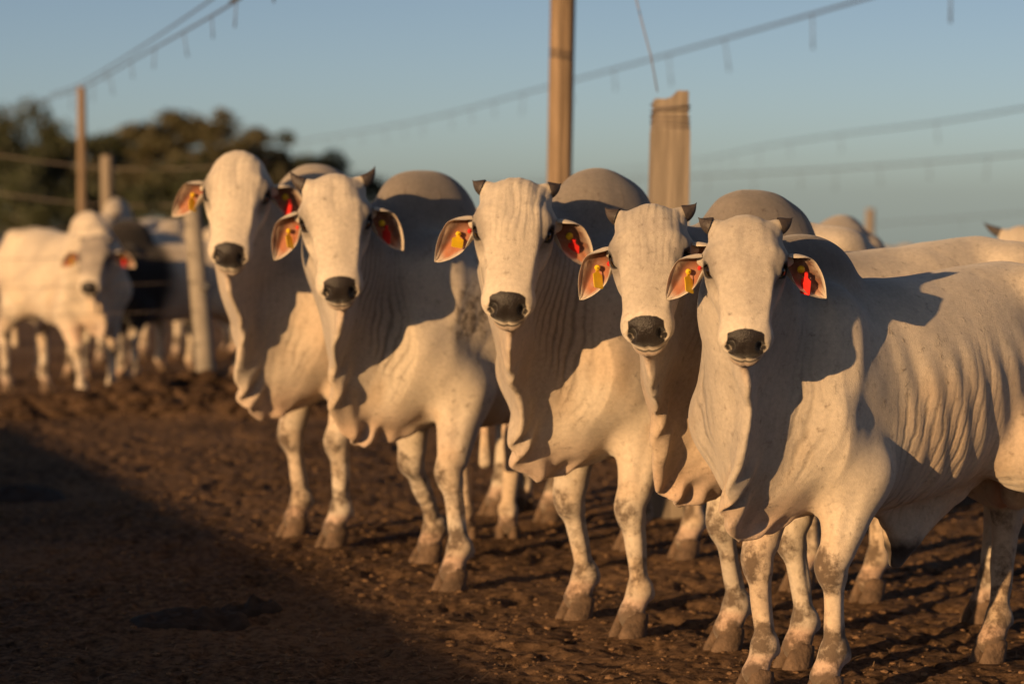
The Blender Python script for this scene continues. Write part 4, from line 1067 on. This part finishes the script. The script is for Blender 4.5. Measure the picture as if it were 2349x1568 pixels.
# ------------------------------------------------------------------ trees behind the fence
def tree(label, base, h, spread, seed, mat, name='tree', flat=.55, nleaf=16000, trunk=.16):
    rg = np.random.default_rng(seed); root = empty(name, base); tag(root, label, 'tree')
    # trunk and limbs
    V, F = [], []
    def limb(p, q, r1, r2):
        me_p = [Vector(p).lerp(Vector(q), t) + Vector(rg.normal(0, .03 * (Vector(q) - Vector(p)).length, 3)) * (0 < t < 1) for t in (0, .33, .66, 1)]
        ns = 7; i0 = len(V)
        for k, pp in enumerate(me_p):
            dd = (me_p[min(k + 1, 3)] - me_p[max(k - 1, 0)]).normalized(); s1 = dd.cross(Vector((.3, 1, .1))).normalized(); s2 = dd.cross(s1); r = r1 + (r2 - r1) * k / 3
            for j in range(ns):
                a = 6.283 * j / ns; V.append((pp + s1 * math.cos(a) * r + s2 * math.sin(a) * r)[:])
        for k in range(3):
            for j in range(ns): F.append((i0 + k * ns + j, i0 + k * ns + (j + 1) % ns, i0 + (k + 1) * ns + (j + 1) % ns, i0 + (k + 1) * ns + j))
    fork = Vector((rg.normal(0, .2), rg.normal(0, .2), h * .34))
    limb((0, 0, -.3), fork, trunk, trunk * .7)
    tips = []
    for k in range(7):
        a = 6.283 * (k + rg.random() * .6) / 7; rr = spread * rg.uniform(.35, .8); e = Vector((math.cos(a) * rr, math.sin(a) * rr, h * rg.uniform(.58, .86)))
        limb(fork, e, trunk * .45, trunk * .15); tips.append(e)
        for m_ in range(2):
            e2 = e + Vector(rg.normal(0, spread * .24, 3)); e2.z = min(max(e2.z, h * .45), h * .95); limb(e, e2, trunk * .15, trunk * .06); tips.append(e2)
    me = bpy.data.meshes.new('trunk'); me.from_pydata(V, [], F); me.shade_smooth(); link('trunk', me, root, M['bark'])
    # crown: leaf clumps gathered round the limb tips
    nc = 70; cen = []
    for k in range(nc):
        t = tips[rg.integers(len(tips))]; c = np.array(t) + rg.normal(0, 1, 3) * spread * np.array([.20, .20, .20 * flat]); cen.append(c)
    cen = np.array(cen); cr = spread * rg.uniform(.14, .34, nc)
    k = rg.integers(0, nc, nleaf); dirs = rg.normal(0, 1, (nleaf, 3)); dirs /= np.linalg.norm(dirs, axis=1, keepdims=True)
    p = cen[k] + dirs * (cr[k] * rg.random(nleaf) ** .45)[:, None] * np.array([1, 1, flat + .15])
    p[:, 2] = np.maximum(p[:, 2], h * .12)
    u = rg.normal(0, 1, (nleaf, 3)); u /= np.linalg.norm(u, axis=1, keepdims=True); w = np.cross(u, rg.normal(0, 1, (nleaf, 3))); w /= np.linalg.norm(w, axis=1, keepdims=True)
    s_ = (spread * .036 * rg.uniform(.6, 1.5, nleaf))[:, None]
    Q = np.stack([p - u * s_, p + w * s_ * .5, p + u * s_, p - w * s_ * .5], 1).reshape(-1, 3)
    link('crown', mesh_np('crown', Q, np.arange(4 * nleaf).reshape(-1, 4), False), root, mat)
    return root
if want(9):
    def tb(px, d): return ground_at(px, d)
    def th(py, d): return CAM_H + (HOR - py) / F_PX * d - tb(0, d).z
    tree('dark rounded tree whose crown reaches behind the tall slim pole', tb(60, 105), th(232, 105), 2.4, 1, M['leaf'])
    tree('flat-topped spreading tree with thin see-through upper layers', tb(395, 100), th(240, 100), 2.3, 2, M['leaf_dry'], flat=.30)
    tree('olive tree sloping down beside the flat-topped one', tb(500, 96), th(285, 96), 2.0, 3, M['leaf_dry'])
    tree('low dark tree standing in the gap beside the tall slim pole', tb(235, 112), th(285, 112), 2.6, 4, M['leaf'])
    tree('broad olive tree whose crown slopes down behind the pale-faced bull', tb(585, 101), th(312, 101), 2.1, 8, M['leaf_dry'])
    tree('small round tree showing above the back of the pale-faced bull', tb(755, 104), th(322, 104), 1.9, 5, M['leaf'])
    tree('small bush-like tree between the pale-faced bull and the next', tb(850, 108), th(385, 108), 1.2, 6, M['leaf'], nleaf=2500)
    tree('narrow dark tree at the end of the row beyond the far bulls', tb(-70, 98), th(250, 98), 2.2, 7, M['leaf'])
    k = 0
    for px, py, d, sp_, mt in ((0, 400, 88, 1.7, 'leaf'), (130, 410, 86, 1.8, 'leaf'), (290, 395, 90, 1.7, 'leaf_dry'), (410, 390, 84, 1.6, 'leaf'), (540, 400, 92, 1.6, 'leaf_dry'), (650, 440, 95, 1.5, 'leaf')):
        k += 1
        t = tree('dense low shrub filling the foot of the tree line', tb(px, d), th(py, d), sp_, 20 + k, M[mt], 'shrub', .8, 8000, .08); t['category'] = 'shrub'; t['group'] = 'shrubs under the tree line'

# ------------------------------------------------------------------ board wall outside the frame that shades the near left corner
if want(10):
    hw = 1.32; off = Vector((math.sin(R(SUN_AZ)), math.cos(R(SUN_AZ)), 0)) * (hw / math.tan(R(SUN_EL)))
    S1, S2 = G(1150, 1568), G(30, 985); u = (S2 - S1).normalized()
    A0 = S1 - u * 9.0 - off; A1 = S2 - off + u * .3; Lw = (A1 - A0).length
    wall = empty('board_wall', A0, math.atan2(u.y, u.x)); tag(wall, 'long low wall of weathered horizontal boards on round posts', 'wall')
    nb = 7; bh = hw / nb; seg = 3.0; ns = int(math.ceil(Lw / seg)); seg = Lw / ns
    bm = bmesh.new(); bmesh.ops.create_cube(bm, size=1)
    for v in bm.verts: v.co = Vector((v.co.x * (seg - .004), v.co.y * .035, v.co.z * (bh + .012)))
    bme = bpy.data.meshes.new('board'); bm.to_mesh(bme); bm.free(); bme.materials.append(M['board'])
    pme = tube([(0, 0, -.3), (0, 0, hw + .02)], .07, 14)
    for i_ in range(ns + 1):
        o = link('post', pme, wall, M['timber']); o.location = (i_ * seg, .09, 0)
    for i_ in range(ns):
        for k in range(nb):
            o = link('board', bme, wall); o.location = ((i_ + .5) * seg, (.006 if k % 2 else -.006), (k + .5) * bh)
